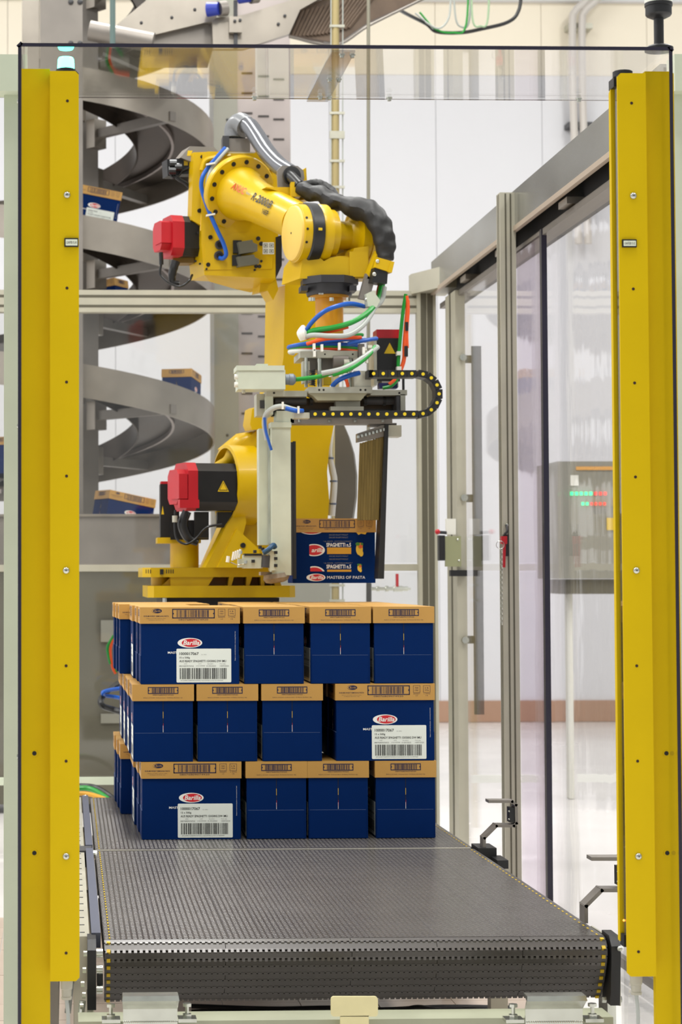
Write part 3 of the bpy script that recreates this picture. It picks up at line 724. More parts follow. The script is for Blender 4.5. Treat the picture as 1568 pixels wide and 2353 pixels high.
# floor cables under the conveyor
cablething('floor_hose', 'black cable run lying on the tiles under the conveyor', [
    ([P(440, 2327, 7.6), P(560, 2322, 7.6), P(700, 2326, 7.6), P(900, 2324, 7.6), P(960, 2316, 7.6), P(1010, 2322, 7.6), P(1100, 2318, 7.6), P(1180, 2322, 7.6)], 0.011, CBLK),
    ([P(440, 2312, 7.9), P(620, 2318, 7.9), P(760, 2316, 7.9), P(880, 2320, 7.9), P(1020, 2314, 7.9), P(1180, 2316, 7.9)], 0.009, CBLK)], 'cable')

# ================================================================== GUARD BRACKETS on the right belt edge
def arm(name, label, px0, s, Y):
    q = lambda dx, dy: P(px0[0]+dx*s, px0[1]+dy*s, Y)
    t = thing(name, label, 'bracket', q(0, 112))
    path = [(12,0),(64,0),(73,8),(74,50),(68,56),(28,56),(0,84),(0,112)]
    b = MB().m(STEELD); th = S(3.2*s, Y)
    for (x0, y0), (x1, y1) in zip(path, path[1:]):
        a, c = q(x0, y0), q(x1, y1); d = (c-a); n = d.cross(Y_).normalized()
        b.obox((a+c)/2+V((0, 0.03, 0)), d/2+d.normalized()*th*0.8, n*th, (0, 0.03, 0), 0.0015, 1)
    b.build('flat_bar', t)
    pb = MB().m(BLK); a, c = q(58, 48), q(70, 14); pb.box((a.x, Y+0.005, a.z), (c.x, Y+0.05, c.z), 0.003, 1); pb.build('sensor', t)
    for k in (22, 40): MB().m(GALV).dome(q(57, k), (-1, -0.3, 0), 0.004, 0.005, 8).build('screw', t)
    return t
arm('guard_bracket', 'bent steel sensor bracket beside the seam of the belts, in front of the aluminium post', (1114, 1842), 1.0, Y1-0.07)
arm('guard_bracket', 'bent steel sensor bracket at the front right belt edge, partly behind the yellow column', (1348, 1974), 1.29, Y0+0.18)

# ================================================================== YELLOW LIGHT-CURTAIN COLUMNS
YA, YB, YHS = 5.30, 5.345, 5.375
def chamf(x0, x1, z0, z1, c, right=True):
    if right: return [(x0,z0),(x1-c,z0),(x1,z0+c),(x1,z1-c),(x1-c,z1),(x0,z1)]
    return [(x0+c,z0),(x1,z0),(x1,z1),(x0+c,z1),(x0,z1-c),(x0,z0+c)]
def column(label, xa, xb, xc, xd, ztop, zback, zbot, right, holes, screws, backholes, tagpos, tagtext, lamp):
    """xa..xb front housing, xc..xd back plate"""
    t = thing('light_curtain_column', label, 'safety column', ((xa+xb)/2, YB, 0))
    MB().m(YEL).prism([V((x, YA, z)) for x, z in chamf(xa, xb, zbot, ztop, 0.009, right)], (0, 0.006, 0), 0.0015, 1).build('front_plate', t)
    # housing behind the front plate
    if right:
        MB().m(YEL).box((xa+0.004, YA+0.006, zbot+0.012), (xb-0.004, YHS, ztop-0.012), 0.003, 1).build('housing', t)
    else:
        MB().m(YEL).box((xa+0.02, YA+0.006, zbot+0.012), (xb, YHS, ztop-0.012), 0.003, 1).build('housing', t)
        MB().m(BLK).box((xa+0.006, YA+0.008, zbot+0.1), (xa+0.02, YA+0.05, ztop-0.02)).build('lens_bed', t)
        MB().m(CLEAR).box((xa+0.002, YA+0.008, zbot+0.1), (xa+0.0055, YA+0.05, ztop-0.02)).build('lens_strip', t)
        MB().m(YEL).prism([V((xa-0.004, YA+0.052, z)) for z in (zbot+0.08, ztop-0.028)]+[V((xa-0.004, YA+0.072, z)) for z in (ztop-0.036, zbot+0.08)], (0.02, 0, 0), 0.001, 1).build('side_flange', t)
        MB().m(BLK).box((xa-0.002, YA+0.02, zbot+0.07), (xa+0.02, YA+0.06, zbot+0.1), 0.003, 1).build('lens_foot', t)
        MB().m(LEDO).dome((xa+0.001, YA+0.03, zbot+0.135), (-1, -0.5, 0), 0.003, 0.003, 8).build('status_light', t)
    MB().m(YEL).box((xc, YB, 0), (xd, YB+0.02, zback), 0.003, 1).build('back_plate', t)
    xw = (xd-0.002, xd+0.006) if not right else (xc-0.004, xc+0.004)
    MB().m(YEL).box((xw[0], YB+0.001, 0), (xw[1], YB+0.06, zback-0.004), 0.002, 1).build('side_flange', t)
    for px, py in holes:
        p = P(px, py, YA); MB().m(mat('hole_dark', (48, 22, 12), 0.7)).cyl(p+V((0, -0.0006, 0)), p+V((0, 0.003, 0)), 0.0038, seg=14).build('hole', t)
    for px, py in screws:
        p = P(px, py, YA); o = MB().m(GALV).dome(p, (0, -1, 0), 0.0088, 0.006, 18).build('dome_screw', t)
        MB().m(DGREY).cyl(p+V((0, -0.0062, 0)), p+V((0, -0.004, 0)), 0.0022, seg=6).build('screw_socket', o)
    for px, py in backholes:
        p = P(px, py, YB)
        o = MB().m(YEL).lathe(p+V((0, 0.001, 0)), (0, -1, 0), [(0, 0.0105), (0.0018, 0.0095), (0.0018, 0.0062)], 20).build('hole_rim', t)
        MB().m(mat('hole_black', (16, 12, 10), 0.7)).cyl(p+V((0, -0.0014, 0)), p+V((0, 0.002, 0)), 0.0056, seg=16).build('hole', o)
    # small name plate
    x0, y0, x1, y1 = tagpos
    o = pbox(MB().m(BLK), x0, y0, x1, y1, YA-0.006, 0.006, 0.0025).build('tag_holder', t)
    b = pbox(MB().m(mat('tag_white', (226, 232, 210), 0.5)), x0+3, y0+3, x1-2, y1-3, YA-0.0068, 0.002)
    put_text(b, tagtext, P((x0+x1)/2, (y0+y1)/2, YA-0.0075), X_, Z_, S((x1-x0)*0.78, YA), S(6.2, YA), INKB)
    b.build('tag_plate', o)
    # cap and lamp
    cxm = (xa+xb)/2+(0.004 if right else -0.012)
    MB().m(BLK).prism([V((x, YA+0.006, z)) for x, z in chamf(xa+0.002, xb, ztop-0.03, ztop+0.001, 0.006, right)], (0, 0.075, 0), 0.002, 1).build('top_block', t)
    MB().m(BLK).lathe((cxm, YA+0.04, ztop-0.002), Z_, [(0, 0.026), (0.014, 0.026), (0.014, 0.024), (0.016, 0.023)], 12).build('lamp_socket', t)
    if lamp:
        MB().m(LAMPG).lathe((cxm, YA+0.04, ztop+0.014), Z_, [(0, 0.0215), (0.024, 0.0205), (0.029, 0.018)], 24).build('signal_lamp', t)
    else:
        MB().m(BLK).box((xa-0.004, YA+0.02, ztop-0.03), (xa+0.012, YA+0.07, ztop-0.006), 0.004, 1).build('end_cap', t)
    # cable gland below
    xg = (xa+xb)/2+(0.004 if right else -0.004)
    MB().m(mat('gland_grey', (170, 166, 150), 0.4)).lathe((xg, YA+0.04, zbot), (0, 0, -1), [(0, 0.016), (0.025, 0.015), (0.027, 0.013), (0.045, 0.012), (0.046, 0.014), (0.052, 0.013)], 18).build('cable_gland', t)
    MB().m(CGRY).tube([(xg, YA+0.04, zbot-0.05), (xg+0.004, YA+0.04, zbot-0.12), (xg-0.004, YA+0.05, zbot-0.3), (xg, YA+0.05, 0.002)], 0.005, 8).build('cable', t)
    return t
e = lambda px, Y: P(px, 1150, Y).x
zt_l, zt_r = P(150, 163, YA).z, P(1450, 168, YA).z
zbo = P(150, 2255, YA).z
column('yellow light curtain column with a lit green lamp, left of the belt', e(115, YA), e(182, YA), e(48.5, YB), e(115, YB), zt_l, P(80, 158, YB).z, zbo, True,
       [(155,232),(154,662),(153,878),(153,1094),(152,1530),(152,1749),(152,2190)], [(154,448),(152,1311),(152,1968)], [(79,1731),(79,1960)],
       (148, 547, 180, 567), '-SAFB15.R', True)
column('yellow light curtain column with a black cap and no lit lamp, right of the belt', e(1430, YA), e(1496, YA), e(1494, YB), e(1556, YB), zt_r, P(1520, 164, YB).z, zbo, False,
       [(1452,237),(1456,664),(1459,880),(1461,1096),(1464,1530),(1466,1749),(1468,2187)], [(1456,450),(1463,1311),(1468,1968)], [(1532,1731),(1534,1960)],
       (1431, 550, 1464, 568), '-SAFEB15.E', False)

# ================================================================== CLEAR HOOD over the columns
YH = 5.27
zh1 = P(800, 104, YH).z; zh0 = P(800, 111.5, YH).z
hx0, hx1 = e(41.5, YH), e(1558, YH); YR = Yz(800, 229, zh0)
t = thing('clear_hood', 'clear plastic hood with dark edges over both yellow columns', 'hood', ((hx0+hx1)/2, (YH+YR)/2, 0))
MB().m(CLEAR).box((hx0+0.008, YH, zh0), (hx1-0.008, YR, zh1)).build('top_sheet', t)
MB().m(PDARK).box((hx0+0.006, YH-0.002, zh0-0.0004), (hx1-0.006, YH, zh1+0.0004)).build('front_edge', t)
MB().m(mat('rear_edge', (120, 104, 104), 0.3)).box((hx0+0.01, YR, zh0+0.001), (hx1-0.01, YR+0.0015, zh0+0.003)).build('rear_edge', t)
for x0, x1 in ((hx0, hx0+0.008), (hx1-0.008, hx1)):
    MB().m(CLEAR).box((x0, YH, 0.0), (x1, YR, zh1-0.008)).build('side_sheet', t)
    MB().m(PDARK).box((x0-0.0004, YH-0.002, 0.0), (x1+0.0004, YH, zh1-0.006)).build('front_edge', t)
    s_ = 1 if x0 == hx0 else -1
    xo = x0 if s_ > 0 else x1
    MB().m(PDARK).obox((xo+s_*0.004, YH-0.001, zh1-0.004), (0.0056, 0, 0.0056*s_), (0, 0.001, 0), (0.003*-s_, 0, 0.003), 0).build('corner_edge', t)
xs0, xs1 = P(764, 115, YH).x, P(818, 115, YH).x
js = MB().m(plexi('strip_plexi', (0.8, 0.8, 0.82), 0.05)).box((xs0, YH+0.01, zh0-0.006), (xs1, YR+0.004, zh0-0.001)).build('joint_strip', t)
for px, py in ((786,125),(810,125),(758,181),(779,181),(736,222),(757,222)):
    p = P(px, py, Yz(px, py, zh0-0.006)); MB().m(GALV).lathe(p, (0,0,-1), [(0,0.008),(0.003,0.008),(0.003,0.0055),(0.009,0.0052)], 10).build('hex_bolt', js)
for px in (585, 895, 1331):
    p = P(px, 224, YR-0.03); p.z = zh0; MB().m(GALV).lathe(p, (0,0,-1), [(0,0.0085),(0.003,0.0085),(0.003,0.006),(0.010,0.0055)], 10).build('hex_bolt', t)
for px, py in ((40, 234), (36, 980), (36, 1739)):
    p = P(px, py, YH+0.05); p.x = hx0; MB().m(GALV).lathe(p, (-1, 0, 0), [(0, 0.006), (0.004, 0.006)], 8).build('screw', t)
# black beacon mount on the hood
pb = P(1515, 103, 5.31); pb.z = zh1
t = thing('beacon_mount', 'black pole and base of a beacon standing on the hood, upper right', 'beacon', pb)
MB().m(BLK).lathe(pb, Z_, [(0, 0.036), (0.008, 0.036), (0.013, 0.028), (0.018, 0.013)], 28).build('base', t)
MB().m(BLK).cyl(pb, pb+V((0, 0, 0.09)), 0.0125, seg=20).build('pole', t)
MB().m(BLK).lathe(pb+V((0, 0, 0.084)), Z_, [(0, 0.018), (0.006, 0.030), (0.01, 0.033), (0.03, 0.033), (0.031, 0.035), (0.09, 0.035)], 28).build('head', t)
MB().m(CWHT).lathe(pb+V((0, 0, 0.123)), Z_, [(0, 0.0352), (0.05, 0.0352)], 28).build('white_band', t)

# pale green frame
t = thing('green_frame', 'pale green painted frame post and beam at the left edge', 'frame', P(25, 1200, 5.8)*1.0)
pbox(MB().m(PALEG), 8, 209, 62, 2500, 5.85, 0.08, 0.003, 1).build('post', t)
pbox(MB().m(PALEG), -120, 125, 62, 208, 5.8, 0.08, 0.003, 1).build('beam', t)
t = thing('green_frame', 'pale green painted frame post at the right edge behind the hood', 'frame', P(1590, 1200, 5.8)*1.0)
pbox(MB().m(PALEG), 1566, 209, 1630, 2500, 5.85, 0.08, 0.003, 1).build('post', t)
pbox(MB().m(PALEG), 1552, 125, 1700, 208, 5.8, 0.08, 0.003, 1).build('beam', t)

# ================================================================== BOTTOM CROSS BEAM with zinc guides
YC = 5.62
t = thing('cross_beam', 'grey green crossbeam under the belt nose at the bottom edge', 'beam', P(800, 2420, YC))
pbox(MB().m(BEAMG), 180, 2337, 1410, 2440, YC, 0.12, 0.004, 1).build('beam', t)
def guide(label, x0, x1):
    t = thing('zinc_guide', label, 'guide bracket', P((x0+x1)/2, 2440, YC-0.06)); g = YC-0.07
    xa, xb, xo0, xo1 = P(x0+3, 2350, g).x, P(x1-3, 2350, g).x, P(x0, 2300, g).x, P(x1, 2300, g).x
    z = lambda py: P(x0, py, g).z
    pr = [(0.0, z(2420)), (0.0, z(2318)), (0.03, z(2297)), (0.006, z(2284))]
    MB().m(GALV).box((xa, g, z(2430)), (xb, g+0.006, z(2318)), 0.001, 1).build('web', t)
    MB().m(GALV).hull8([(xa, g, z(2319)), (xb, g, z(2319)), (xb, g+0.006, z(2319)), (xa, g+0.006, z(2319)), (xo0, g-0.034, z(2293)), (xo1, g-0.034, z(2293)), (xo1, g-0.028, z(2293)), (xo0, g-0.028, z(2293))], 0.001, 1).build('flared_lip', t)
    MB().m(GALV).hull8([(xo0, g-0.036, z(2295)), (xo1, g-0.036, z(2295)), (xo1, g-0.028, z(2295)), (xo0, g-0.028, z(2295)), (xo0+0.002, g-0.030, z(2284)), (xo1-0.002, g-0.030, z(2284)), (xo1-0.002, g+0.02, z(2284)), (xo0+0.002, g+0.02, z(2284))], 0.004, 3).build('rolled_edge', t)
    b = MB().m(GALV)
    for i in range(26):
        x = xa+(xb-xa)*(i+0.5)/26; b.dome((x, g, z(2349)), (0, -1, 0.3), 0.0035, 0.002, 8)
    b.build('weld_bead', t)['kind'] = 'stuff'
    for px in (x0-25, x1+19):
        bo = P(px, 2345, g+0.03)
        MB().m(GALV).box((bo.x-0.024, g+0.005, z(2352)), (bo.x+0.024, g+0.055, z(2344)), 0.002, 1).build('foot_plate', t)
        MB().m(GALV).lathe((bo.x, g+0.03, z(2344)), Z_, [(0, 0.0125), (0.009, 0.0125), (0.009, 0.0055), (0.028, 0.0055), (0.028, 0.012), (0.036, 0.012)], 6).build('hex_bolt', t)
guide('bent zinc guide bracket on the crossbeam, under the left half of the belt', 280, 411)
guide('bent zinc guide bracket on the crossbeam, under the right half of the belt', 1205, 1343)
t = thing('tee_plate', 'cream painted T shaped plate standing at the bottom centre', 'plate', P(815, 2440, YC-0.05))
Yt = YC-0.05
def rrect(x0, y0, x1, y1, r):
    pts = []
    for cx_, cy_, a in ((x1-r, y0+r, -90), (x1-r, y1-r, 0), (x0+r, y1-r, 90), (x0+r, y0+r, 180)):
        for k in range(5): q = rad(a+k*22.5); pts.append((cx_+r*math.cos(q), cy_+r*math.sin(q)))
    return pts
pprism(MB().m(CREAM), rrect(761, 2290, 869, 2336, 7), Yt, (0, 0.008, 0), 0.001, 1).build('head', t)
pbox(MB().m(CREAM), 783, 2334, 848, 2440, Yt, 0.008, 0.001, 1).build('stem', t)

# ================================================================== CARTONS
LX, SY, HB, HL = 0.383, 0.236, 0.2945, 0.064     # long side, short side, total height, lid height
def Cx(v): return (v-748.5)/2330.0               # print measurements on the long face, metres
def Cz(v): return (788-v)/2330.0
def bars(b, c, ex, w, h, n, seed, gap=0.0):
    rg = random.Random(seed); x = -w/2
    us = [rg.choice((1,1,2,3)) for _ in range(2*n)]; tot = sum(us); 
    for i, u in enumerate(us):
        ww = u*w/tot
        if i % 2 == 0: b.face([c+ex*x-Z_*h/2, c+ex*(x+ww)-Z_*h/2, c+ex*(x+ww)+Z_*h/2, c+ex*x+Z_*h/2])
        x += ww
def quad(b, c, ex, w, h): b.face([c-ex*w/2-Z_*h/2, c+ex*w/2-Z_*h/2, c+ex*w/2+Z_*h/2, c-ex*w/2+Z_*h/2])
def frame(b, c, ex, w, h, th):
    for s_ in (-1, 1):
        quad(b, c+ex*s_*(w-th)/2, ex, th, h); quad(b, c+Z_*s_*(h-th)/2, ex, w, th)
def oval(b, c, ex, rx, rz, n=28): b.face([c+ex*rx*math.cos(2*PI*i/n)+Z_*rz*math.sin(2*PI*i/n) for i in range(n)])
def logo(b, c, ex, s=1.0, text='Barilla'):
    n = ex.cross(Z_)
    b.m(LOGOW); oval(b, c, ex, 0.0472*s, 0.0188*s)
    b.m(LOGOR); oval(b, c+ex*0.0045*s+n*0.0003, ex, 0.0360*s, 0.0158*s)
    put_text(b, text, c+ex*0.0050*s+n*0.0006+Z_*0.0006*s, ex, Z_, 0.062*s*(1 if text == 'Barilla' else 0.9), 0.018*s, LOGOW, shear=0.25, fat=0.02)
def lid_print_long(b, off, ex):
    b.m(INK)
    at = lambda u, v: off+ex*Cx(u)+Z_*Cz(v)
    frame(b, at(780, 162), ex, 0.163, 0.0365, 0.0036); bars(b, at(778, 162), ex, 0.126, 0.027, 30, 5)
    for s_ in (-1, 1): b.face([at(780, 162)+ex*s_*0.079+Z_*z for z in (-0.005, 0.005)]+[at(780, 162)+ex*s_*0.074])
    n = ex.cross(Z_)
    oval(b, at(453, 138), ex, 0.0196, 0.0088)
    b.m(KRAFT); oval(b, at(449, 138)+n*0.0002, ex, 0.0176, 0.0068, 20); b.m(INK); oval(b, at(458, 138)+n*0.0004, ex, 0.0165, 0.0066, 20)
    put_text(b, 'Barilla', at(459, 138)+n*0.0007, ex, Z_, 0.024, 0.0065, KRAFT, shear=0.25)
    put_text(b, 'DURUM WHEAT SEMOLINA PASTA', at(448, 184), ex, Z_, 0.096, 0.0052, INK, fat=0.012)
    put_text(b, 'Barilla G. e R. Fratelli - Societa per Azioni', at(448, 205), ex, Z_, 0.074, 0.0032, INK)
    put_text(b, 'Via Mantova 166, Parma - Italy', at(448, 218), ex, Z_, 0.060, 0.0032, INK)
    put_text(b, '08076809074920', at(778, 216), ex, Z_, 0.114, 0.0056, INK)
    for u, t1, t2, c1, c2 in ((1031, 'ITEM', '17067', 'SPAGHETTI', 'n.5'), (1122, '15', '500g', 'x 500g', '15')):
        frame(b, at(u, 153), ex, 0.027, 0.027, 0.0011)
        put_text(b, t1, at(u, 143), ex, Z_, 0.013, 0.005, INK); put_text(b, t2, at(u, 163), ex, Z_, 0.015, 0.005, INK)
        put_text(b, c1, at(u, 195), ex, Z_, 0.026, 0.004, INK); put_text(b, c2, at(u, 211), ex, Z_, 0.008, 0.004, INK)
def lid_print_short(b, off, ex):
    b.m(INK)
    frame(b, off+Z_*Cz(157), ex, 0.1165, 0.0262, 0.0032); bars(b, off+Z_*Cz(157), ex, 0.088, 0.019, 26, 8)
    for s_ in (-1, 1): b.face([off+Z_*Cz(157)+ex*s_*0.0555+Z_*z for z in (-0.004, 0.004)]+[off+Z_*Cz(157)+ex*s_*0.0515])
    put_text(b, '08076809074920', off+Z_*Cz(197), ex, Z_, 0.080, 0.0046, INK)
    put_text(b, 'Barilla G. e R. Fratelli - Societa per Azioni - Via Mantova 166, Parma - Italy', off+Z_*Cz(223), ex, Z_, 0.15, 0.0042, INK)
def make_carton():
    t = thing('carton', '', 'carton', (0, 0, 0))
    il, ic = 0.0045, 0.0015
    MB().m(BLUE).box((-LX/2+il, -SY/2+il, 0.0), (LX/2-il, SY/2-il, HB-HL+0.01), 0.003, 1).build('body', t)
    MB().m(KRAFT).box((-LX/2, -SY/2, HB-HL), (LX/2, SY/2, HB-0.001), 0.0025, 2).build('lid', t)
    for fn, off, ex in ((lid_print_long, V((0, -SY/2-0.0004, 0)), X_), (lid_print_long, V((0, SY/2+0.0004, 0)), -X_),
                        (lid_print_short, V((-LX/2-0.0004, 0, 0)), -Y_), (lid_print_short, V((LX/2+0.0004, 0, 0)), Y_)):
        b = MB(); fn(b, off, ex); b.build('lid_print', t)
    fy = -SY/2+il-0.0004
    b = MB(); logo(b, V((Cx(748), fy, Cz(422))), X_); b.build('logo', t)
    b = MB(); put_text(b, 'MASTERS OF PASTA', V((Cx(700), fy, Cz(508))), X_, Z_, 0.128, 0.0085, LOGOW, fat=0.01)
    put_text(b, 'Keep in a cool and dry place - store away from heat', V((Cx(1152), fy, Cz(450))), Z_, -X_, 0.112, 0.004, LOGOW)
    b.build('slogan', t)
    lo = MB().m(WLAB); p0, p1 = V((Cx(628), fy, Cz(774))), V((Cx(1116), fy, Cz(474)))
    lo.prism([V((x, fy-0.0004, z)) for x, z in rrect(p0.x, p0.z, p1.x, p1.z, 0.004)], (0, 0.0005, 0)); lo = lo.build('shipping_label', t)
    ly = fy-0.0008; at = lambda u, v: V((Cx(u), ly, Cz(v)))
    b = MB(); put_text(b, '1000017067', at(740, 518), X_, Z_, 0.0735, 0.0108, INKB, fat=0.015)
    put_text(b, '15 x 500g', at(701, 555), X_, Z_, 0.040, 0.0088, INKB, fat=0.012)
    put_text(b, 'AUS READY SPAGHETTI 15X500G DW IMU', at(862, 584), X_, Z_, 0.179, 0.0082, INKB, fat=0.015)
    for u, w, s_ in ((716, .056, '08076809076925'), (842, .034, '(12)105960'), (936, .036, '01/03/2023'), (1054, .034, '14/07/2020')): put_text(b, s_, at(u, 628), X_, Z_, w, 0.0052, INKG)
    for u, s_ in ((708, 'GTIN'), (838, 'LOT'), (930, 'Best before'), (1040, 'Prod. date')): put_text(b, s_, at(u, 609), X_, Z_, 0.011 if len(s_) < 6 else 0.022, 0.0035, INKG)
    put_text(b, 'S1 IMU', at(873, 527), X_, Z_, 0.02, 0.003, INKG)
    b.m(INKB); bars(b, at(866, 695), X_, 0.180, 0.042, 42, 3)
    put_text(b, '(01)08076809076925(15)230301(10)12105960', at(853, 757), X_, Z_, 0.162, 0.0052, INKG)
    b.build('label_print', lo)
    for s_ in (-1, 1):      # short ends: lower flap and the slit above it
        x = s_*(LX/2-il); ex = V((0, s_, 0))
        MB().m(BLUE).box((x, -SY/2+0.008, 0.0015), (x+s_*0.0022, SY/2-0.011, 0.1086), 0.0008, 1).build('flap', t)
        MB().m(mat('board_edge', (74, 92, 128), 0.7)).box((x, -SY/2+0.009, 0.1082), (x+s_*0.0024, SY/2-0.012, 0.1092)).build('flap_edge', t)
        b = MB().m(mat('slit_dark', (14, 16, 26), 0.8)); b.box((x, -0.0012, 0.109), (x+s_*0.0006, 0.0012, HB-HL))
        b.m(LOGOW).box((x, -0.0009, 0.112), (x+s_*0.0008, 0.0006, 0.137)); b.m(LOGOR).box((x, 0.0002, 0.122), (x+s_*0.0009, 0.0010, 0.145)); b.m(PYEL).box((x, -0.0007, 0.165), (x+s_*0.0008, 0.0007, 0.19))
        b.build('slit', t)
    return t
def copy_tree(o, parent=None):
    c = o.copy(); C.objects.link(c); c.parent = parent; ORG[c.name] = V((0, 0, 0))
    for ch in [q for q in KIDS.get(o.name, [])]: copy_tree(ch, c)
    return c
c0 = make_carton()
KIDS = {}
for o in bpy.data.objects:
    if o.parent: KIDS.setdefault(o.parent.name, []).append(o)
_used = [False]
def carton(x, y, z, label, rz=0.0, group='pasta cartons on the belt', tilt=0.0):
    o = c0 if not _used[0] else copy_tree(c0)
    _used[0] = True
    o['label'] = label; o['group'] = group
    o.location = (x, y, z); o.rotation_euler = (0, tilt, rz)
    return o
ord_ = ['front', 'second', 'third', 'fourth', 'fifth', 'sixth']
YK = 8.1
def longc(px_left, layer, y, label): # long side forward, left edge at the pixel measured for depth YK
    x = P(px_left, 1600, YK).x+LX/2; carton(x, y+SY/2, ZB+layer*HB+0.002, label)
def shortc(px_left, layer, y, label):
    x = P(px_left, 1600, YK).x+SY/2; carton(x, y+LX/2, ZB+layer*HB+0.002, label, -PI/2)
LN = ['bottom', 'middle', 'top']
for layer in (2, 0):
    nm = LN[layer]; j = 0 if layer == 2 else 2
    longc(322+j, layer, YK, f'blue pasta carton with white label, at the front left of the {nm} layer')
    for k, px in enumerate((560, 713, 859) if layer == 2 else (564, 706, 861)):
        shortc(px, layer, YK, f'blue pasta carton end on, {("left", "middle", "right")[k]} of the three plain ones in the {nm} layer front')
    longc(319+j, layer, YK+0.243, f'carton directly behind the labelled front left one in the {nm} layer')
    shortc(313+j, layer, YK+0.487, f'carton showing its side label, third back along the left side of the {nm} layer')
    for k in range(3):
        longc(287+j-k*4, layer, YK+0.88+k*0.242, f'carton sticking out left, {ord_[3+k]} back along the left side of the {nm} layer')
    if layer == 2:
        for k, px in enumerate((562, 712, 858)):
            for r_ in range(1, 4):
                shortc(px+6*(r_ % 2), layer, YK+0.39*r_, f'carton behind in row {ord_[r_]} of the top layer, {("left centre", "right centre", "right edge")[k]}, only its lid top seen')
    else:
        for r_ in range(1, 4):
            shortc(860, layer, YK+0.39*r_, f'carton hidden in row {ord_[r_]} along the right side of the bottom layer')
nm = 'middle'
for k, px in enumerate((304, 452, 601)):
    shortc(px, 1, YK, f'blue pasta carton end on, {("left", "centre", "right")[k]} of the three plain ones in the middle layer front')
longc(771, 1, YK, 'blue pasta carton with white label, at the front right of the middle layer')
for r_ in range(1, 4):
    shortc(304-3*r_, 1, YK+0.392*r_, f'carton with its label facing left, {ord_[r_]} back along the left side of the middle layer')
    shortc(601+3*r_, 1, YK+0.392*r_, f'carton in row {ord_[r_]} behind the right plain one of the middle layer')
for r_ in range(1, 5):
    longc(768, 1, YK+0.245*r_, f'carton {ord_[r_]} back behind the labelled front right one of the middle layer')

# cartons riding on the spiral and its outfeed
def deckz(Y, py): return 0
def spiral_rider(phi, r, rz, tilt, label):
    carton(sx+r*math.cos(rad(phi)), YS+r*math.sin(rad(phi)), hz(phi)+0.045, label, rz, 'cartons riding on the spiral', tilt)
def rider(px, py_top, Y, rz, tilt, label):
    p = P(px, py_top, Y); carton(p.x, p.y, p.z-HB, label, rz, 'cartons riding on the spiral', tilt)
spiral_rider(-88-360, 0.72, rad(6), rad(10), 'blue carton with kraft lid tilting on the spiral beside the left column top')
rider(275, 1136, 15.35, rad(26), rad(10), 'blue carton with kraft lid on the outfeed behind the robot motors')
spiral_rider(-15, 0.77, rad(75), rad(3), 'carton half hidden by the spiral guard left of the gripper')
spiral_rider(77-360, 0.72, rad(150), rad(6), 'small far carton on the back of the spiral behind the left column')
spiral_rider(145, 0.72, rad(55), rad(6), 'carton on the spiral peeking out past the left frame post')
# ================================================================== ROBOT
TH = rad(16)
FW = V((math.sin(TH), -math.cos(TH), 0)); RT = V((math.cos(TH), math.sin(TH), 0)); BK = -FW
YR0 = 10.8
zbase = P(510, 1373, 10.53).z
pc = P(510, 1373, 10.53)
# pedestal
t = thing('robot_pedestal', 'dark steel pedestal behind the carton stack carrying the robot', 'pedestal', (pc.x, 10.9, 0))
a, c = P(372, 1380, 10.56), P(642, 1380, 10.56)
MB().m(BLK).box((a.x, 10.56, zbase-0.04), (c.x, 11.2, zbase-0.002), 0.004, 1).build('top_plate', t)
MB().m(DGREY).box((a.x+0.04, 10.62, 0), (c.x-0.04, 11.15, zbase-0.04), 0.006, 1).build('column', t)
MB().m(GALV).cyl(P(379, 1376, 10.55)-V((0,0,0.03)), P(379, 1376, 10.55)+V((0,0,0.004)), 0.012, seg=8).build('levelling_bolt', t)

rb = thing('palletizing_robot', 'big yellow six axis robot arm with red capped motors behind the cartons', 'robot', (pc.x, 10.9, zbase))
def part(b, name, label=None, parent=None):
    o = b.build(name, parent or rb)
    if label: o['label'] = label
    return o
# base: two plates with ribs between
zb1, zb2, zb3, zb4 = P(500,1373,10.53).z, P(500,1346,10.53).z, P(500,1326,10.53).z, P(500,1304,10.53).z
x0, x1 = P(340,1360,10.53).x, P(680,1360,10.53).x
cc = 0.07
octo = lambda x0, x1, y0, y1, z, c: [V((x0+c,y0,z)), V((x1-c,y0,z)), V((x1,y0+c,z)), V((x1,y1-c,z)), V((x1-c,y1,z)), V((x0+c,y1,z)), V((x0,y1-c,z)), V((x0,y0+c,z))]
part(MB().m(RYEL).prism(octo(x0, x1, 10.53, 11.3, zb1, 0.03), (0,0,zb2-zb1), 0.006, 1), 'base_plate')
a, c = P(328,1310,10.55).x, P(640,1310,10.55).x
part(MB().m(RYEL).prism(octo(a, c, 10.55, 11.25, zb3, 0.04), (0,0,zb4-zb3), 0.006, 1), 'base_top_plate')
part(MB().m(RYELD).box((P(392,1330,10.72).x, 10.72, zb2), (c-0.02, 11.2, zb3)), 'base_core')
for (xt0, xt1, xb0, xb1) in ((392,492,392,478),(527,538,524,532),(567,580,566,573),(599,607,600,608),(628,640,632,648)):
    part(pprism(MB().m(RYEL), [(xb0,1347),(xb1,1347),(xt1,1325),(xt0,1325)], 10.56, (0, 0.18, 0), 0.004, 1), 'base_rib')
part(MB().m(RYEL).cyl(P(368,1347,10.7), P(368,1325,10.7), S(21,10.7), seg=20), 'base_foot')
part(pprism(MB().m(RYEL), [(372,1346),(400,1346),(400,1327),(392,1327)], 10.6, (0,0.05,0), 0.003, 1), 'base_gusset')
b = MB().m(INKB)
for i, px in enumerate((336, 341, 346, 383, 388, 393, 398)): quad(b, P(px, 1313, 10.548), X_, 0.004, 0.02)
part(b, 'stencil_marks')['kind'] = 'stuff'
part(pbox(MB().m(BLK), 368, 1308, 376, 1320, 10.53, 0.02), 'base_plug')
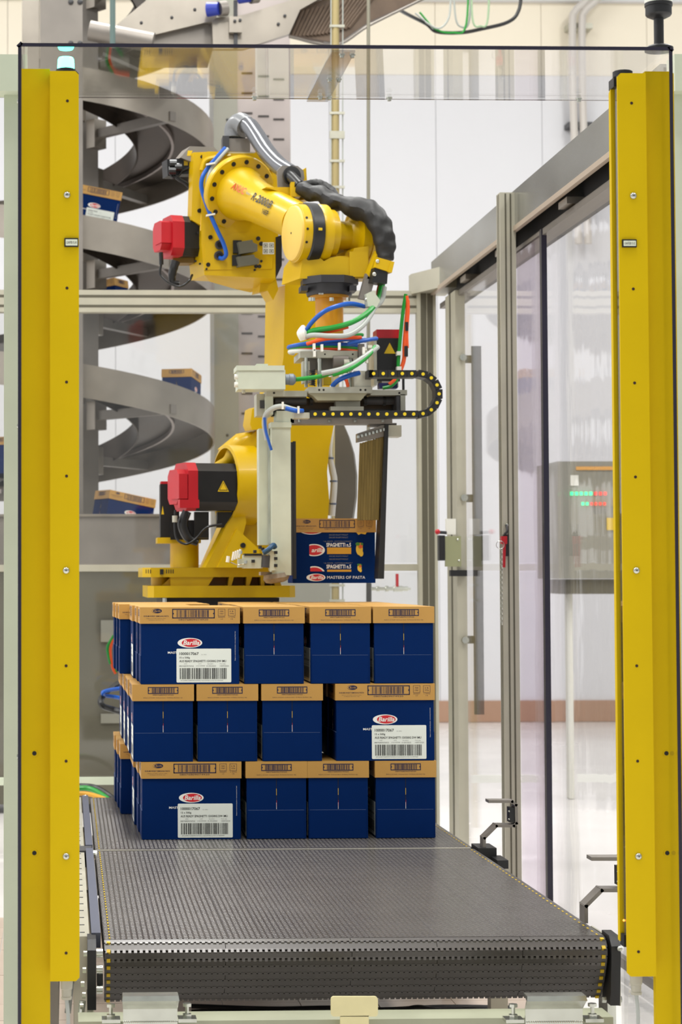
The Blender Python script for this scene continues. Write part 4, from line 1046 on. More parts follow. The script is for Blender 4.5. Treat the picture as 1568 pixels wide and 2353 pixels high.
# turret: motor pedestal, swivel casting
part(MB().m(RYEL).cyl(P(424,1304,10.62), P(424,1244,10.62), S(33,10.62), seg=28), 'motor_pedestal')
part(pbox(MB().m(RYEL), 362, 1235, 462, 1248, 10.52, 0.2, 0.006, 1), 'motor_flange')
mo = part(pbox(MB().m(BLKM), 369, 1112, 412, 1234, 10.54, 0.13, 0.008, 1), 'swivel_motor', 'black upright motor with red top')
part(pbox(MB().m(RED), 370, 1106, 408, 1113, 10.545, 0.12, 0.005, 1), 'motor_cap', None, mo)
part(pprism(MB().m(WARN), [(371,1182),(377,1182),(374,1162)], 10.538, (0,0.003,0)), 'warning_sign', None, mo)
part(pbox(MB().m(BLKM), 392, 1195, 480, 1240, 10.5, 0.1, 0.01, 1), 'connector_block')
# big swoop casting seen right of the shoulder motor
out = [(505,1304),(548,1205),(566,1140),(570,1080),(560,1040),(548,1024),(570,1006),(592,988),(640,982),(700,990),(745,1060),(755,1140),(745,1230),(705,1304)]
part(pprism(MB().m(RYEL), out, 10.45, BK*0.30, 0.012, 2), 'swivel_casting')
part(pprism(MB().m(RYEL), [(472,1304),(500,1250),(522,1205),(560,1150),(566,1200),(540,1304)], 10.36, BK*0.06, 0.006, 1), 'casting_flank')
part(pprism(MB().m(RYEL), [(500,1304),(600,1304),(596,1262),(545,1215)], 10.34, BK*0.08, 0.006, 1), 'casting_foot')
# rounded shoulder hood around the motor
b = MB().m(RYEL); c0_ = P(566, 1116, 10.5); n0 = 0; rings = []
for (h, r_) in ((-0.02, 0.205), (0.11, 0.20), (0.115, 0.185), (0.02, 0.180)):
    rings.append([b.bm.verts.new(c0_-RT*h+(BK*math.cos(q*PI/20)+Z_*math.sin(q*PI/20))*r_) for q in range(41)])
for p, q in zip(rings, rings[1:]):
    for i in range(40): b.bm.faces.new([p[i], p[i+1], q[i+1], q[i]])
b._fin(0); part(b, 'shoulder_ring')
part(MB().m(RYEL).tube([P(500,1070,10.55), P(525,1058,10.5), P(540,1035,10.5), P(556,1018,10.5), P(585,1008,10.5)], [0.02,0.03,0.04,0.045,0.04], 12), 'casting_rim')
# J2 motor
def motor(c, length, hw_, hh_, lb, capl=0.08):
    """body along the left axis from centre c"""
    c = V(c); b = MB().m(BLKM)
    k = 0.35
    pts = [c+FW*x*hw_+Z_*z*hh_ for x, z in ((-1,-1+k),(-1+k,-1),(1-k,-1),(1,-1+k),(1,1-k),(1-k,1),(-1+k,1),(-1,1-k))]
    b.prism(pts, -RT*length, 0.006, 1); o = part(b, lb, 'black servo motor with red end cap')
    e_ = -RT*length
    b = MB().m(RED); pts2 = [c+FW*x*hw_*1.02+Z_*z*hh_*1.02 for x, z in ((-1,-1+k),(-1+k,-1),(1-k,-1),(1,-1+k),(1,1-k),(1-k,1),(-1+k,1),(-1,1-k))]
    b.prism([p+e_ for p in pts2], -RT*capl*0.55, 0.008, 2); part(b, 'motor_cap', None, o)
    pts3 = [p-(p-c)*0.28+e_-RT*capl*0.5 for p in pts2]
    part(MB().m(RED).prism(pts3, -RT*capl*0.5, 0.012, 2), 'cap_nose', None, o)
    return o, c+e_
mo, me_ = motor(P(553,1121,10.42), 0.262, 0.11, 0.115, 'shoulder_motor', 0.09)
part(MB().m(RED).obox(me_-RT*0.075+FW*0.05+Z_*0.0, RT*0.022, FW*0.06, (0,0,0.06), 0.01, 2), 'cap_connector', None, mo)
part(MB().m(RED).obox(me_-RT*0.045+FW*0.1-Z_*0.085, RT*0.05, FW*0.015, (0,0,0.02), 0.005, 1), 'cap_clip', None, mo)
ctr = me_+RT*0.13+FW*0.1125
def warn(c, s_, par):
    tri = lambda k: [c+(-RT*0.5*k-Z_*0.42*k)*s_, c+(RT*0.5*k-Z_*0.42*k)*s_, c+Z_*0.5*k*s_]
    b = MB().m(WARN); b.prism(tri(1.0), FW*0.0008); b.m(BLKM).prism([p+FW*0.0006-Z_*0.0004 for p in tri(0.78)], FW*0.0006); b.m(WARN).prism([p+FW*0.0010-Z_*0.0006 for p in tri(0.62)], FW*0.0006)
    part(b, 'warning_sign', None, par)
warn(ctr, 0.058, mo)
b = MB().m(CBLK)
part(MB().m(CBLK).tube([P(430,1175,10.3), P(420,1205,10.3), P(432,1235,10.3), P(455,1248,10.3)], [0.022,0.026,0.024,0.016], 12), 'motor_cable')
part(MB().m(CBLK).tube([P(403,1172,10.28), P(402,1215,10.28), P(408,1240,10.28), P(428,1250,10.28), P(450,1238,10.28), P(475,1212,10.28), P(510,1205,10.3)], 0.006, 8), 'motor_cable')
part(MB().m(GPLATE).cyl(P(402,1185,10.27), P(402,1200,10.27), 0.013, seg=12), 'cable_plug')
part(MB().m(GALV).tube([P(424,1182,10.29), P(420,1220,10.29), P(440,1245,10.29)], 0.004, 6), 'sensor_lead')
part(pbox(MB().m(BLKM), 500, 1176, 552, 1212, 10.38, 0.08, 0.008, 1), 'junction_plug')
part(pbox(MB().m(BLKM), 448, 1176, 480, 1236, 10.4, 0.08, 0.008, 1), 'junction_plug')
p = P(559,1253,10.335); part(MB().m(BLK).cyl(p+FW*0.002, p+BK*0.01, 0.0125, seg=16), 'hole')
# lower arm
arm_o = [(655,655),(742,640),(748,800),(768,975),(757,1030),(752,1085),(757,1150),(752,1215),(615,1215),(628,1000),(640,900),(652,820)]
part(pprism(MB().m(RYEL), arm_o, 10.395, BK*0.26, 0.014, 2), 'lower_arm')
part(pprism(MB().m(RYEL), [(590,935),(604,940),(606,985),(580,988),(575,975),(580,940)], 10.4, BK*0.1, 0.006, 2), 'cast_lug')
part(pprism(MB().m(GPLATE), [(691,1003),(722,1003),(722,1009),(691,1009)], 10.41, BK*0.02), 'name_strip')
# grey counterpart cover and white hose right of the lower arm
part(pprism(MB().m(mat('cover_grey', (108, 104, 94), 0.45, noise=0.05)), [(770,972),(788,972),(800,1000),(812,1040),(818,1090),(817,1140),(810,1190),(770,1200)], 10.62, (0.03, 0.16, 0), 0.01, 2), 'grey_cover')
part(MB().m(CWHT).tube([P(764,975,10.45), P(758,1040,10.45), P(764,1080,10.45), P(768,1110,10.45), P(762,1185,10.45)], [0.012,0.012,0.017,0.017,0.018], 10), 'hose_sleeve')
for py, px in ((1053,759),(1106,767),(1158,765)): part(MB().m(mat('tie_blue_grey', (110, 120, 140), 0.5)).cyl(P(px,py-2,10.45), P(px,py+2,10.45), 0.019, seg=10), 'tie_band')
# elbow housing
YEh = 10.3
part(pprism(MB().m(RYEL), [(466,352),(478,348),(600,350),(640,410),(640,560),(634,640),(470,632),(463,560)], YEh, BK*0.2, 0.010, 2), 'elbow_housing')
part(pprism(MB().m(RYEL), [(445,350),(510,348),(510,500),(466,520),(440,505)], YEh+0.012, BK*0.06, 0.008, 1), 'motor_mount_plate')
part(MB().m(RYEL).prism([P(470,632,YEh), P(634,640,YEh), P(608,664,YEh+0.12), P(575,672,YEh+0.2), P(540,664,YEh+0.25), P(450,638,YEh+0.18)], (0, 0.03, 0.03), 0.004, 1), 'elbow_underside')
part(pprism(MB().m(RYEL), [(600,640),(634,636),(640,665),(628,690),(615,668),(596,672)], YEh+0.06, BK*0.1, 0.008, 1), 'elbow_hinge')
part(pprism(MB().m(BLK), [(634,545),(648,540),(648,610),(634,640)], YEh-0.002, BK*0.1, 0.003, 1), 'side_gap_plate')
part(pprism(MB().m(RYEL), [(536,535),(630,530),(630,545),(626,618),(470,620),(470,560)], YEh-0.004, BK*0.01, 0.003, 1), 'front_cover')
hb_ = mat('hole_black', (16, 12, 10), 0.7)
for px, py, rr in ((465,360,4),(459,484,5),(484,545,5),(594,548,5),(601,560,5),(479,608,5),(475,618,2.5),(589,612,4.5),(597,612,4.5),(601,600,3),(586,620,2.5),(456,535,3),(465,540,3),(450,600,2.5),(460,606,2.5)):
    p = P(px, py, YEh-0.006 if px > 468 else YEh+0.008); part(MB().m(hb_).cyl(p+FW*0.001, p+BK*0.006, S(rr, YEh), seg=12), 'bolt_hole')
for px, py in ((504,563),(502,588)):
    p = P(px, py, YEh-0.006); o = part(MB().m(DGREY).cyl(p+FW*0.012, p, S(11,YEh), seg=18, bev=0.002), 'air_port')
    part(MB().m(hb_).cyl(p+FW*0.0135, p, S(7,YEh), seg=14), 'port_hole', None, o)
gg = mat('connector_grey', (96, 96, 84), 0.42)
for (xa_, ya_, xb_, yb_) in ((540,552,592,583),(538,586,596,612)):
    o = part(pbox(MB().m(BLK), xa_-4, ya_, xa_+16, yb_-2, YEh-0.03, 0.03, 0.006, 1), 'connector')
    part(pprism(MB().m(gg), [(xa_+8,ya_+4),(xb_-12,ya_-1),(xb_-10,ya_+5),(xb_,ya_+10),(xb_,yb_-6),(xa_+14,yb_)], YEh-0.055, BK*0.05, 0.006, 2), 'connector_hood', None, o)
b = pbox(MB().m(WLAB), 604, 557, 630, 584, YEh-0.0062, 0.002); b.m(INKG)
for px, py in ((611,564),(624,564),(611,577),(624,577)):
    c = P(px, py, YEh-0.0066); frame(b, c, X_, 0.02, 0.02, 0.003); quad(b, c, X_, 0.008, 0.009)
part(b, 'rating_label', 'small white label with four pictograms')
b = MB().m(RCREAM).prism([P(462,492,YEh+0.01), P(470,492,YEh+0.01), P(468,530,YEh+0.01), P(460,530,YEh+0.01)], BK*0.002); b.m(INKB)
for k in range(4): quad(b, P(465.5-k*0.4, 496+k*9, YEh+0.0088), X_, 0.007, 0.007)
part(b, 'axis_label')
# J3 motor, left
mo, me_ = motor(P(446,548,10.42), 0.082, 0.092, 0.098, 'elbow_motor', 0.11)
part(MB().m(RED).obox(me_-RT*0.085+FW*0.03+Z_*0.01, RT*0.03, FW*0.05, (0,0,0.05), 0.012, 2), 'cap_connector', None, mo)
part(pbox(MB().m(mat('motor_bracket', (118, 90, 10), 0.45)), 398, 578, 446, 604, 10.4, 0.1, 0.004, 1), 'motor_bracket')
part(MB().m(CBLK).tube([P(370,580,10.3), P(371,608,10.3)], 0.011, 10), 'cable_plug')
part(MB().m(CBLK).tube([P(371,605,10.3), P(368,628,10.3), P(376,640,10.3), P(392,652,10.3), P(415,658,10.3), P(435,645,10.3), P(442,632,10.35)], 0.006, 8), 'motor_cable')
part(MB().m(CBLK).tube([P(404,600,10.32), P(396,630,10.32), P(398,648,10.32), P(412,652,10.32)], [0.022,0.02,0.016,0.012], 10, rough=0.06), 'motor_cable')
# J4 motor behind the top
part(pprism(MB().m(STEEL), [(415,362),(437,336),(492,338),(502,348),(460,370),(446,374)], YEh+0.05, BK*0.12, 0.008, 1), 'motor_top')
part(pprism(MB().m(BLKM), [(384,366),(412,364),(446,368),(446,400),(412,400),(410,405),(386,404)], YEh+0.08, BK*0.08, 0.008, 2), 'motor_connector')
part(pprism(MB().m(WARN), [(432,346),(443,346),(438,358),(430,358)], YEh+0.048, BK*0.002), 'warning_sign')
part(pbox(MB().m(WARN), 423, 366, 432, 380, YEh+0.078, 0.02), 'cable_marker')
for q in ([(392,400),(398,408),(412,402),(420,392),(446,382)], [(400,405),(412,415),(428,425),(440,440)], [(404,402),(416,412),(432,422),(442,436)]):
    part(MB().m(CBLK).tube([P(x, y, YEh+0.07) for x, y in q], 0.0065, 8), 'motor_cable')
for px, py in ((398,376),(410,384),(396,392)): part(MB().m(CBLK).cyl(P(px-8,py,YEh+0.06), P(px+8,py,YEh+0.06), 0.02, seg=10, bev=0.004), 'cable_plug')
# J4 flange, forearm
Pa = P(551,444,YEh-0.03); Pb = P(690,512,9.72); AX = (Pb-Pa).normalized()
part(MB().m(RYEL).lathe(Pa-AX*0.02, AX, [(0,0.185),(0.03,0.185),(0.036,0.18),(0.036,0.128)], 40), 'forearm_flange')
part(pprism(MB().m(RYEL), [(500,352),(600,352),(628,392),(600,385),(560,372),(500,372)], YEh-0.012, BK*0.02, 0.003, 1), 'flange_shelf')
part(MB().m(RYEL).tube([P(464,392,YEh-.005), P(472,370,YEh-.005), P(495,362,YEh-.005), P(530,358,YEh-.005)], 0.012, 8), 'cast_bead')
ta = AX.cross(Z_).normalized(); tb = ta.cross(AX)
for i in range(14):
    a = 2*PI*(i+0.5)/14; p = Pa+AX*0.015+(ta*math.cos(a)+tb*math.sin(a))*0.157
    part(MB().m(hb_).cyl(p, p+AX*0.004, 0.0115, seg=12), 'flange_bolt')
part(MB().m(RYEL).lathe(Pa+AX*0.01, AX, [(0,0.135),(0.03,0.128),(0.09,0.112),(0.18,0.1),(0.4,0.093),((Pb-Pa).length-0.02,0.09)], 36), 'forearm')
# lettering on the forearm
def arm_text(s_, f, w, ang, mt, shear=0):
    q = Pa+AX*f; n = (ta*math.cos(ang)+tb*math.sin(ang))
    rr = 0.112-0.018*min(1, max(0, (f-0.1)/0.3))
    b = MB(); up = AX.cross(n)
    if up.z < 0: up = -up
    ex = AX
    put_text(b, s_, q+n*(rr+0.003), ex, up, w, None, mt, shear=shear, fat=0.02)
    return b
fdir = V((-0.35, -1, 0.1)); ang0 = math.atan2(fdir.dot(tb), fdir.dot(ta))
part(arm_text('FANUC', 0.16, 0.16, ang0, mat('text_red', (190, 70, 20), 0.5)), 'lettering', 'red lettering')
part(arm_text('Robot', 0.265, 0.045, ang0, INKG), 'lettering')
part(arm_text('R-2000iB', 0.40, 0.20, ang0, INKB), 'lettering', 'black lettering')
part(arm_text('165F', 0.47, 0.06, ang0-0.45, INKB), 'lettering')
# wrist: axis runs left-front to right-back
W0 = P(676,536,9.60); WA = RT
def wp(s_, dz=0, df=0): return W0+WA*s_+Z_*dz+FW*df
part(MB().m(RCREAM).lathe(wp(-0.014), WA, [(0,0.118),(0.004,0.125),(0.014,0.127)], 40), 'wrist_cap', 'pale lit round end cap')  # robot yellow paled here, the light on the cap is in its colour
part(MB().m(RYEL).lathe(wp(0.0), WA, [(0,0.13),(0.004,0.134),(0.04,0.134)], 40), 'wrist_ring')
part(MB().m(BLK).lathe(wp(0.04), WA, [(0,0.136),(0.006,0.142),(0.055,0.142),(0.06,0.136)], 40), 'wrist_seal')
part(MB().m(RYEL).lathe(wp(0.10), WA, [(0,0.132),(0.012,0.138),(0.045,0.138),(0.052,0.118),(0.085,0.116),(0.09,0.1)], 40), 'wrist_housing')
part(MB().m(BLK).lathe(wp(0.188), WA, [(0,0.072),(0.008,0.072)], 28), 'wrist_gap')
part(MB().m(RYEL).lathe(wp(0.19), WA, [(0,0.066),(0.075,0.066),(0.09,0.08),(0.10,0.105)], 32), 'wrist_barrel')
part(MB().m(RYEL).lathe(wp(0.285), WA, [(0,0.105),(0.01,0.132),(0.05,0.136),(0.052,0.130),(0.056,0.130),(0.058,0.136),(0.09,0.134),(0.098,0.122)], 36), 'wrist_drum')
part(MB().m(HOSEG).lathe(wp(0.36, 0, -0.14), WA, [(0,0.09),(0.03,0.105),(0.06,0.09)], 28), 'rear_drum')
for q in (0.4, 0.0, -0.45):
    part(MB().m(hb_).cyl(wp(0.012, math.sin(q)*0.132, math.cos(q)*0.132), wp(0.012, math.sin(q)*0.136, math.cos(q)*0.136), 0.006, seg=10), 'bolt_hole')
part(MB().m(WARN).obox(wp(0.07, -0.0, 0.143), RT*0.009, FW*0.002, (0,0,0.006)), 'zero_mark')
p = W0-WA*0.0145; part(MB().m(hb_).cyl(p, p-WA*0.001, 0.005, seg=10), 'bolt_hole')
# casting under the wrist axis
Yq = 9.56
part(pprism(MB().m(RYEL), [(689,640),(694,600),(712,575),(745,600),(760,592),(780,588),(805,592),(815,570),(848,565),(848,640)], Yq, BK*0.22, 0.014, 2), 'wrist_casting')
part(pprism(MB().m(RYEL), [(742,606),(757,588),(812,588),(812,606)], Yq+0.04, BK*0.14, 0.006, 1), 'wrist_web')
part(pbox(MB().m(RYEL), 804, 578, 846, 636, Yq-0.008, 0.16, 0.02, 2), 'drum_foot')
part(pbox(MB().m(GPLATE), 759, 568, 792, 584, Yq+0.2, 0.05, 0.004, 1), 'sensor_block')
oc = lambda px, py, r_, Y: [P(px,py,Y+0.13)+V((r_*math.cos(rad(22.5+45*k)), r_*math.sin(rad(22.5+45*k)), 0)) for k in range(8)]
part(MB().m(mat('flange_black', (44, 43, 46), 0.42)).prism(oc(757,657,0.137,9.5), (0,0,0.034), 0.004, 1), 'tool_flange')
part(MB().m(MAT['flange_black']).lathe(P(757,657,9.63), (0,0,-1), [(0,0.112),(0.03,0.108),(0.048,0.102)], 32), 'tool_flange_ring')
for px in (700, 812): part(pbox(MB().m(MAT['flange_black']), px-8, 656, px+8, 668, 9.52, 0.1, 0.004, 1), 'flange_lug')
b = MB().m(CGRY); 
for px in (734, 738, 742): quad(b, P(px, 675, 9.517), X_, 0.005, 0.007)
part(b, 'stencil_marks')['kind'] = 'stuff'
part(MB().m(RYELD).lathe(P(757,681,9.63), (0,0,-1), [(0,0.09),(0.012,0.09),(0.013,0.064),(0.3,0.064)], 28), 'tool_adapter')
for px in (714, 719, 762, 800): part(MB().m(GALV).cyl(P(px,684,9.53), P(px,692,9.53), 0.011, seg=6), 'hex_bolt')
# dress pack: silver conduit, clamp, black sleeve
pk = lambda q, Y: [P(x, y, Y+dy) for x, y, dy in q]
part(pbox(MB().m(STEELD), 520, 318, 575, 352, YEh+0.02, 0.1, 0.004, 1), 'hose_bracket')
part(pbox(MB().m(DGREY), 512, 312, 527, 345, YEh+0.01, 0.1, 0.004, 1), 'hose_bracket_side')
part(pbox(MB().m(GPLATE), 518, 350, 586, 357, YEh-0.01, 0.14, 0.003, 1), 'hose_bracket_foot')
part(MB().m(HOSEG).tube(pk([(540,318,.06),(541,296,.06),(552,284,.03),(566,292,-.01)], YEh), 0.054, 16), 'hose_elbow', 'grey elbow sleeve of the hose')
hs = pk([(556,285,.01),(572,290,-.03),(592,318,-.09),(614,352,-.17),(640,380,-.24),(668,398,-.3)], YEh)
part(MB().m(HOSEC).tube(hs, 0.042, 16, 8), 'silver_conduit')
for k in (-1, 0, 1):
    part(MB().m(HOSEC if k else DGREY).tube([p+FW*0.034+RT*(0.012*k+0.005)+Z_*0.016*k for p in hs], 0.010, 8, 8), 'conduit_hose')
part(pprism(MB().m(STEELD), [(640,436),(638,392),(648,381),(684,381),(698,392),(700,410),(690,428),(690,436)], YEh-0.35, BK*0.012, 0.002, 1), 'hose_clamp_plate')
pcl = P(668,405,YEh-0.365); part(MB().m(BLK).lathe(pcl, FW, [(0,0.042),(0.02,0.045),(0.022,0.03)], 24), 'hose_clamp_ring')
part(pprism(MB().m(RYEL), [(612,430),(690,430),(722,448),(722,456),(690,460),(640,440)], YEh-0.4, BK*0.1, 0.003, 1), 'bracket_shelf')
part(pprism(MB().m(RYEL), [(694,392),(704,385),(706,418),(698,420)], YEh-0.3, BK*0.06, 0.003, 1), 'bracket_fin')
part(pbox(MB().m(RYEL), 669, 418, 690, 452, YEh-0.47, 0.05, 0.004, 1), 'sleeve_clamp')
part(pbox(MB().m(BLK), 684, 421, 712, 450, YEh-0.46, 0.06, 0.006, 1), 'sleeve_clamp_inner')
part(pbox(MB().m(RYEL), 560, 404, 606, 414, YEh-0.12, 0.06, 0.003, 1), 'cable_lug')
part(pbox(MB().m(RYEL), 600, 420, 625, 430, YEh-0.2, 0.06, 0.003, 1), 'cable_lug')
part(MB().m(CBLK).tube(pk([(662,400,-.36),(676,412,-.42),(690,428,-.46)], YEh), [0.028,0.026,0.03], 12), 'inner_hose')
# crumpled sleeve
b = MB().m(FABRIC); path = pk([(690,430,-.46),(716,442,-.5),(740,446,-.55),(764,462,-.6),(790,466,-.66),(818,478,-.72),(846,484,-.76),(870,508,-.8),(884,545,-.82),(888,578,-.82),(886,596,-.82)], YEh)
b.tube(path, [0.034,0.042,0.04,0.045,0.036,0.050,0.052,0.054,0.05,0.044,0.034], 20, 9)
for v in b.bm.verts:
    k = v.co*28; d = math.sin(k.x*1.3+k.z*2.1)*math.sin(k.z*1.7-k.y)+0.5*math.sin(k.x*3.1-k.z*2.3+k.y)
    best = min(path, key=lambda q: (q-v.co).length)
    v.co += (v.co-best).normalized()*0.006*d
part(b, 'hose_sleeve', 'crumpled black fabric sleeve round the hoses')
for q in ([(700,425,-.4),(730,424,-.42),(760,438,-.46),(772,450,-.5)],): part(MB().m(FABRIC).tube(pk(q, YEh), [0.02,0.026,0.024,0.016], 12, 8, 0.08), 'sleeve_fold')
Yk = 9.46
part(pprism(MB().m(RYEL), [(870,574),(876,578),(862,640),(850,642),(844,640)], Yk+0.02, BK*0.05, 0.003, 1), 'end_bracket')
part(pprism(MB().m(RYEL), [(868,591),(907,602),(900,626),(862,614)], Yk-0.03, BK*0.02, 0.003, 1), 'end_bracket')
part(pprism(MB().m(RYEL), [(898,602),(907,602),(901,627),(892,624)], Yk-0.035, BK*0.08, 0.003, 1), 'end_bracket')
part(pprism(MB().m(BLK), [(862,615),(892,624),(890,652),(855,648)], Yk-0.02, BK*0.07, 0.006, 2), 'sleeve_end')
part(MB().m(GALV).dome(P(868,600,Yk-0.03), FW, 0.01, 0.008, 10), 'bolt'); part(MB().m(GALV).dome(P(861,630,Yk-0.02), FW, 0.011, 0.008, 10), 'bolt')
part(pprism(MB().m(STEELD), [(842,628),(860,650),(848,690),(826,686)], Yk+0.02, BK*0.02, 0.002, 1), 'strap_plate')
part(MB().m(GALV).dome(P(843,688,Yk+0.01), FW, 0.010, 0.008, 10), 'bolt')
part(pprism(MB().m(GGREY), [(842,676),(858,668),(874,690),(866,706),(846,704)], Yk+0.0, BK*0.03, 0.004, 1), 'strap_clip')
# blue and grey air lines on the elbow
part(MB().m(CBLUE).tube(pk([(518,340,-.02),(500,360,-.04),(478,386,-.05),(466,406,-.06),(463,430,-.06),(472,462,-.06),(484,494,-.06),(500,530,-.06),(514,560,-.05),(520,584,-.05),(512,594,-.03),(504,592,-.01)], YEh), 0.0105, 10), 'blue_air_line')
part(MB().m(CGRY).tube(pk([(524,342,-.02),(508,360,-.04),(490,382,-.05),(480,404,-.06),(476,430,-.06),(478,458,-.06),(484,486,-.06)], YEh), 0.010, 10), 'grey_air_line')
for px, py in ((484,377),(484,494)): part(MB().m(CWHT).obox(P(px,py,YEh-0.065), (0.022,0,0.004), (0,0.012,0), (0,0,0.004), 0.002, 1), 'tie_band')

# ================================================================== GRIPPER
YG = 9.45
gp = thing('box_gripper', 'grey green clamp gripper hanging from the robot wrist with cable chain and hoses', 'gripper', P(760, 1335, 9.5))
def gpart(b, name, label=None, parent=None):
    o = b.build(name, parent or gp)
    if label: o['label'] = label
    return o
# mounting group
gpart(MB().m(GPLATE).cyl(P(757,792,9.63), P(757,812,9.63), 0.11, seg=28, bev=0.003), 'mount_disc')
gpart(pbox(MB().m(GPLATE), 690, 808, 830, 822, 9.5, 0.26, 0.004, 1), 'upper_plate')
gpart(pbox(MB().m(STEELD), 705, 822, 812, 850, 9.55, 0.16, 0.006, 1), 'lift_block')
for px, w in ((704,4),(735,6),(804,5)): gpart(MB().m(GALV).cyl(P(px,822,9.5), P(px,890,9.5), S(w,9.5), seg=12), 'standoff')
b = MB().m(BLK); zz0, zz1 = 850, 886
pts = [P(718+6*math.cos(k*PI/3), zz0+(zz1-zz0)*k/48, 9.46)+V((0, 0.012*math.sin(k*PI/3), 0)) for k in range(49)]
b.tube(pts, 0.0034, 6, 1); gpart(b, 'spring')
gpart(pbox(MB().m(GPLATE), 730, 806, 822, 822, 9.47, 0.02, 0.002, 1), 'front_bar')
for px in (747, 811): gpart(MB().m(hb_).cyl(P(px,814,9.469), P(px,814,9.472), 0.004, seg=10), 'bolt_hole')
gpart(MB().m(STEELD).cyl(P(765,832,9.48), P(800,832,9.48), 0.03, seg=16, bev=0.004), 'cylinder')
gpart(MB().m(GPLATE).cyl(P(790,836,9.46), P(802,836,9.46), 0.022, seg=14), 'cylinder_head')
gpart(pbox(MB().m(GPLATE), 696, 830, 712, 880, 9.5, 0.06, 0.004, 1), 'side_bracket')
gpart(pbox(MB().m(WARN), 744, 866, 762, 884, 9.52, 0.04, 0.003, 1), 'yellow_block')
gpart(pbox(MB().m(GPLATE), 815, 852, 853, 892, YG-0.02, 0.1, 0.004, 1), 'chain_block')
gpart(pbox(MB().m(GPLATE), 710, 889, 856, 903, YG-0.03, 0.16, 0.004, 1), 'carriage_plate')
gpart(pprism(MB().m(mat('carriage_tan', (180, 172, 140), 0.45)), [(708,903),(846,903),(838,910),(830,920),(730,920),(720,910)], YG-0.02, (0,0.12,0), 0.004, 1), 'carriage_block')
for px in (734, 744, 829, 840): gpart(MB().m(hb_).cyl(P(px,896,YG-0.031), P(px,896,YG-0.028), 0.005, seg=10), 'bolt_hole')
# main frame
gpart(pbox(MB().m(GPLATE), 612, 898, 706, 911, YG, 0.2, 0.004, 1), 'top_bar'); gpart(pbox(MB().m(GPLATE), 852, 896, 936, 908, YG, 0.2, 0.004, 1), 'top_bar')
for px in (630, 918): gpart(MB().m(hb_).cyl(P(px,903,YG-0.001), P(px,903,YG+0.002), 0.005, seg=10), 'bolt_hole')
gpart(pbox(MB().m(GGREY), 611, 911, 628, 952, YG, 0.2, 0.004, 1), 'end_plate'); gpart(pbox(MB().m(GPLATE), 921, 906, 932, 944, YG, 0.2, 0.004, 1), 'end_plate')
gpart(pbox(MB().m(DGREY), 912, 910, 919, 946, YG-0.005, 0.18, 0.002, 1), 'bumper')
gpart(pbox(MB().m(BLK), 626, 940, 906, 956, YG+0.12, 0.06, 0.003, 1), 'rail_beam')
gpart(pbox(MB().m(mat('dark_bronze', (84, 66, 46), 0.4, metal=0.4)), 626, 915, 906, 942, YG+0.14, 0.04), 'rear_plate')
for x0_, x1_, r_, mt_ in ((632,704,9,DGREY),(636,700,7,mat('screw_brown', (110, 84, 58), 0.35, metal=0.6)),(840,912,9,DGREY)):
    gpart(MB().m(mt_).cyl(P(x0_,921,YG+0.08), P(x1_,921,YG+0.08), S(r_,YG), seg=18), 'ball_screw')
for px in (712, 836, 880): gpart(MB().m(BLK).cyl(P(px,921,YG+0.08), P(px+7,921,YG+0.08), S(11,YG), seg=16), 'screw_nut')
gpart(pbox(MB().m(GPLATE), 772, 920, 828, 942, YG+0.04, 0.06, 0.004, 1), 'centre_block')
gpart(pbox(MB().m(GPLATE), 760, 934, 836, 944, YG+0.0, 0.06, 0.003, 1), 'centre_clip')
gpart(pbox(MB().m(GPLATE), 590, 905, 612, 955, YG+0.06, 0.12, 0.006, 1), 'left_bracket')
gpart(pbox(MB().m(DGREY), 598, 920, 608, 938, YG+0.05, 0.02), 'left_bracket_slot')
gpart(pbox(MB().m(GGREY), 636, 944, 676, 972, YG+0.02, 0.14, 0.006, 1), 'clamp_head')
gpart(pbox(MB().m(STEELD), 668, 962, 902, 974, YG+0.02, 0.1, 0.003, 1), 'lower_rail')
for px in (688, 757, 816, 880): gpart(MB().m(GALV).cyl(P(px,962,YG+0.015), P(px,970,YG+0.015), 0.008, seg=8), 'rail_screw')
# junction box
gpart(pbox(MB().m(GGREY), 548, 850, 656, 894, YG-0.1, 0.16, 0.005, 2), 'junction_box')
gpart(pbox(MB().m(GGREY), 544, 840, 654, 851, YG-0.105, 0.17, 0.005, 2), 'junction_box_lid')
gpart(pbox(MB().m(GGREY), 590, 836, 616, 841, YG-0.08, 0.1, 0.003, 1), 'lid_catch')
for py in (866, 884): gpart(MB().m(CWHT).cyl(P(549,py,YG-0.08), P(539,py,YG-0.08), 0.012, seg=12, bev=0.003), 'blind_plug')
gpart(MB().m(mat('gland_blue_grey', (120, 130, 140), 0.4)).lathe(P(656,872,YG-0.03), X_, [(0,0.024),(0.016,0.024),(0.018,0.026),(0.036,0.026),(0.046,0.016)], 14), 'cable_gland')
gpart(MB().m(GPLATE).cyl(P(560,895,YG-0.05), P(560,904,YG-0.05), 0.008, seg=8), 'box_screw')
gpart(MB().m(CGRN).tube([P(x,y,YG+dy) for x,y,dy in ((680,872,-.03),(706,869,-.05),(740,864,-.08),(775,852,-.1),(800,840,-.1),(820,832,-.06))], 0.010, 10), 'green_cable')
gpart(MB().m(CGRY).tube([P(x,y,YG+dy) for x,y,dy in ((740,858,-.09),(780,850,-.11),(810,838,-.11),(835,822,-.1),(855,808,-.08),(868,797,-.05))], 0.012, 10), 'grey_cable')
gpart(MB().m(CGRN).tube([P(x,y,YG+dy) for x,y,dy in ((765,862,-.1),(800,850,-.12),(830,832,-.11),(852,812,-.09),(862,796,-.06))], 0.009, 10), 'green_cable')
gpart(MB().m(CBLUE).tube([P(x,y,YG+dy) for x,y,dy in ((765,886,-.02),(778,874,-.06),(800,864,-.08),(826,857,-.06))], 0.011, 10), 'blue_cable')
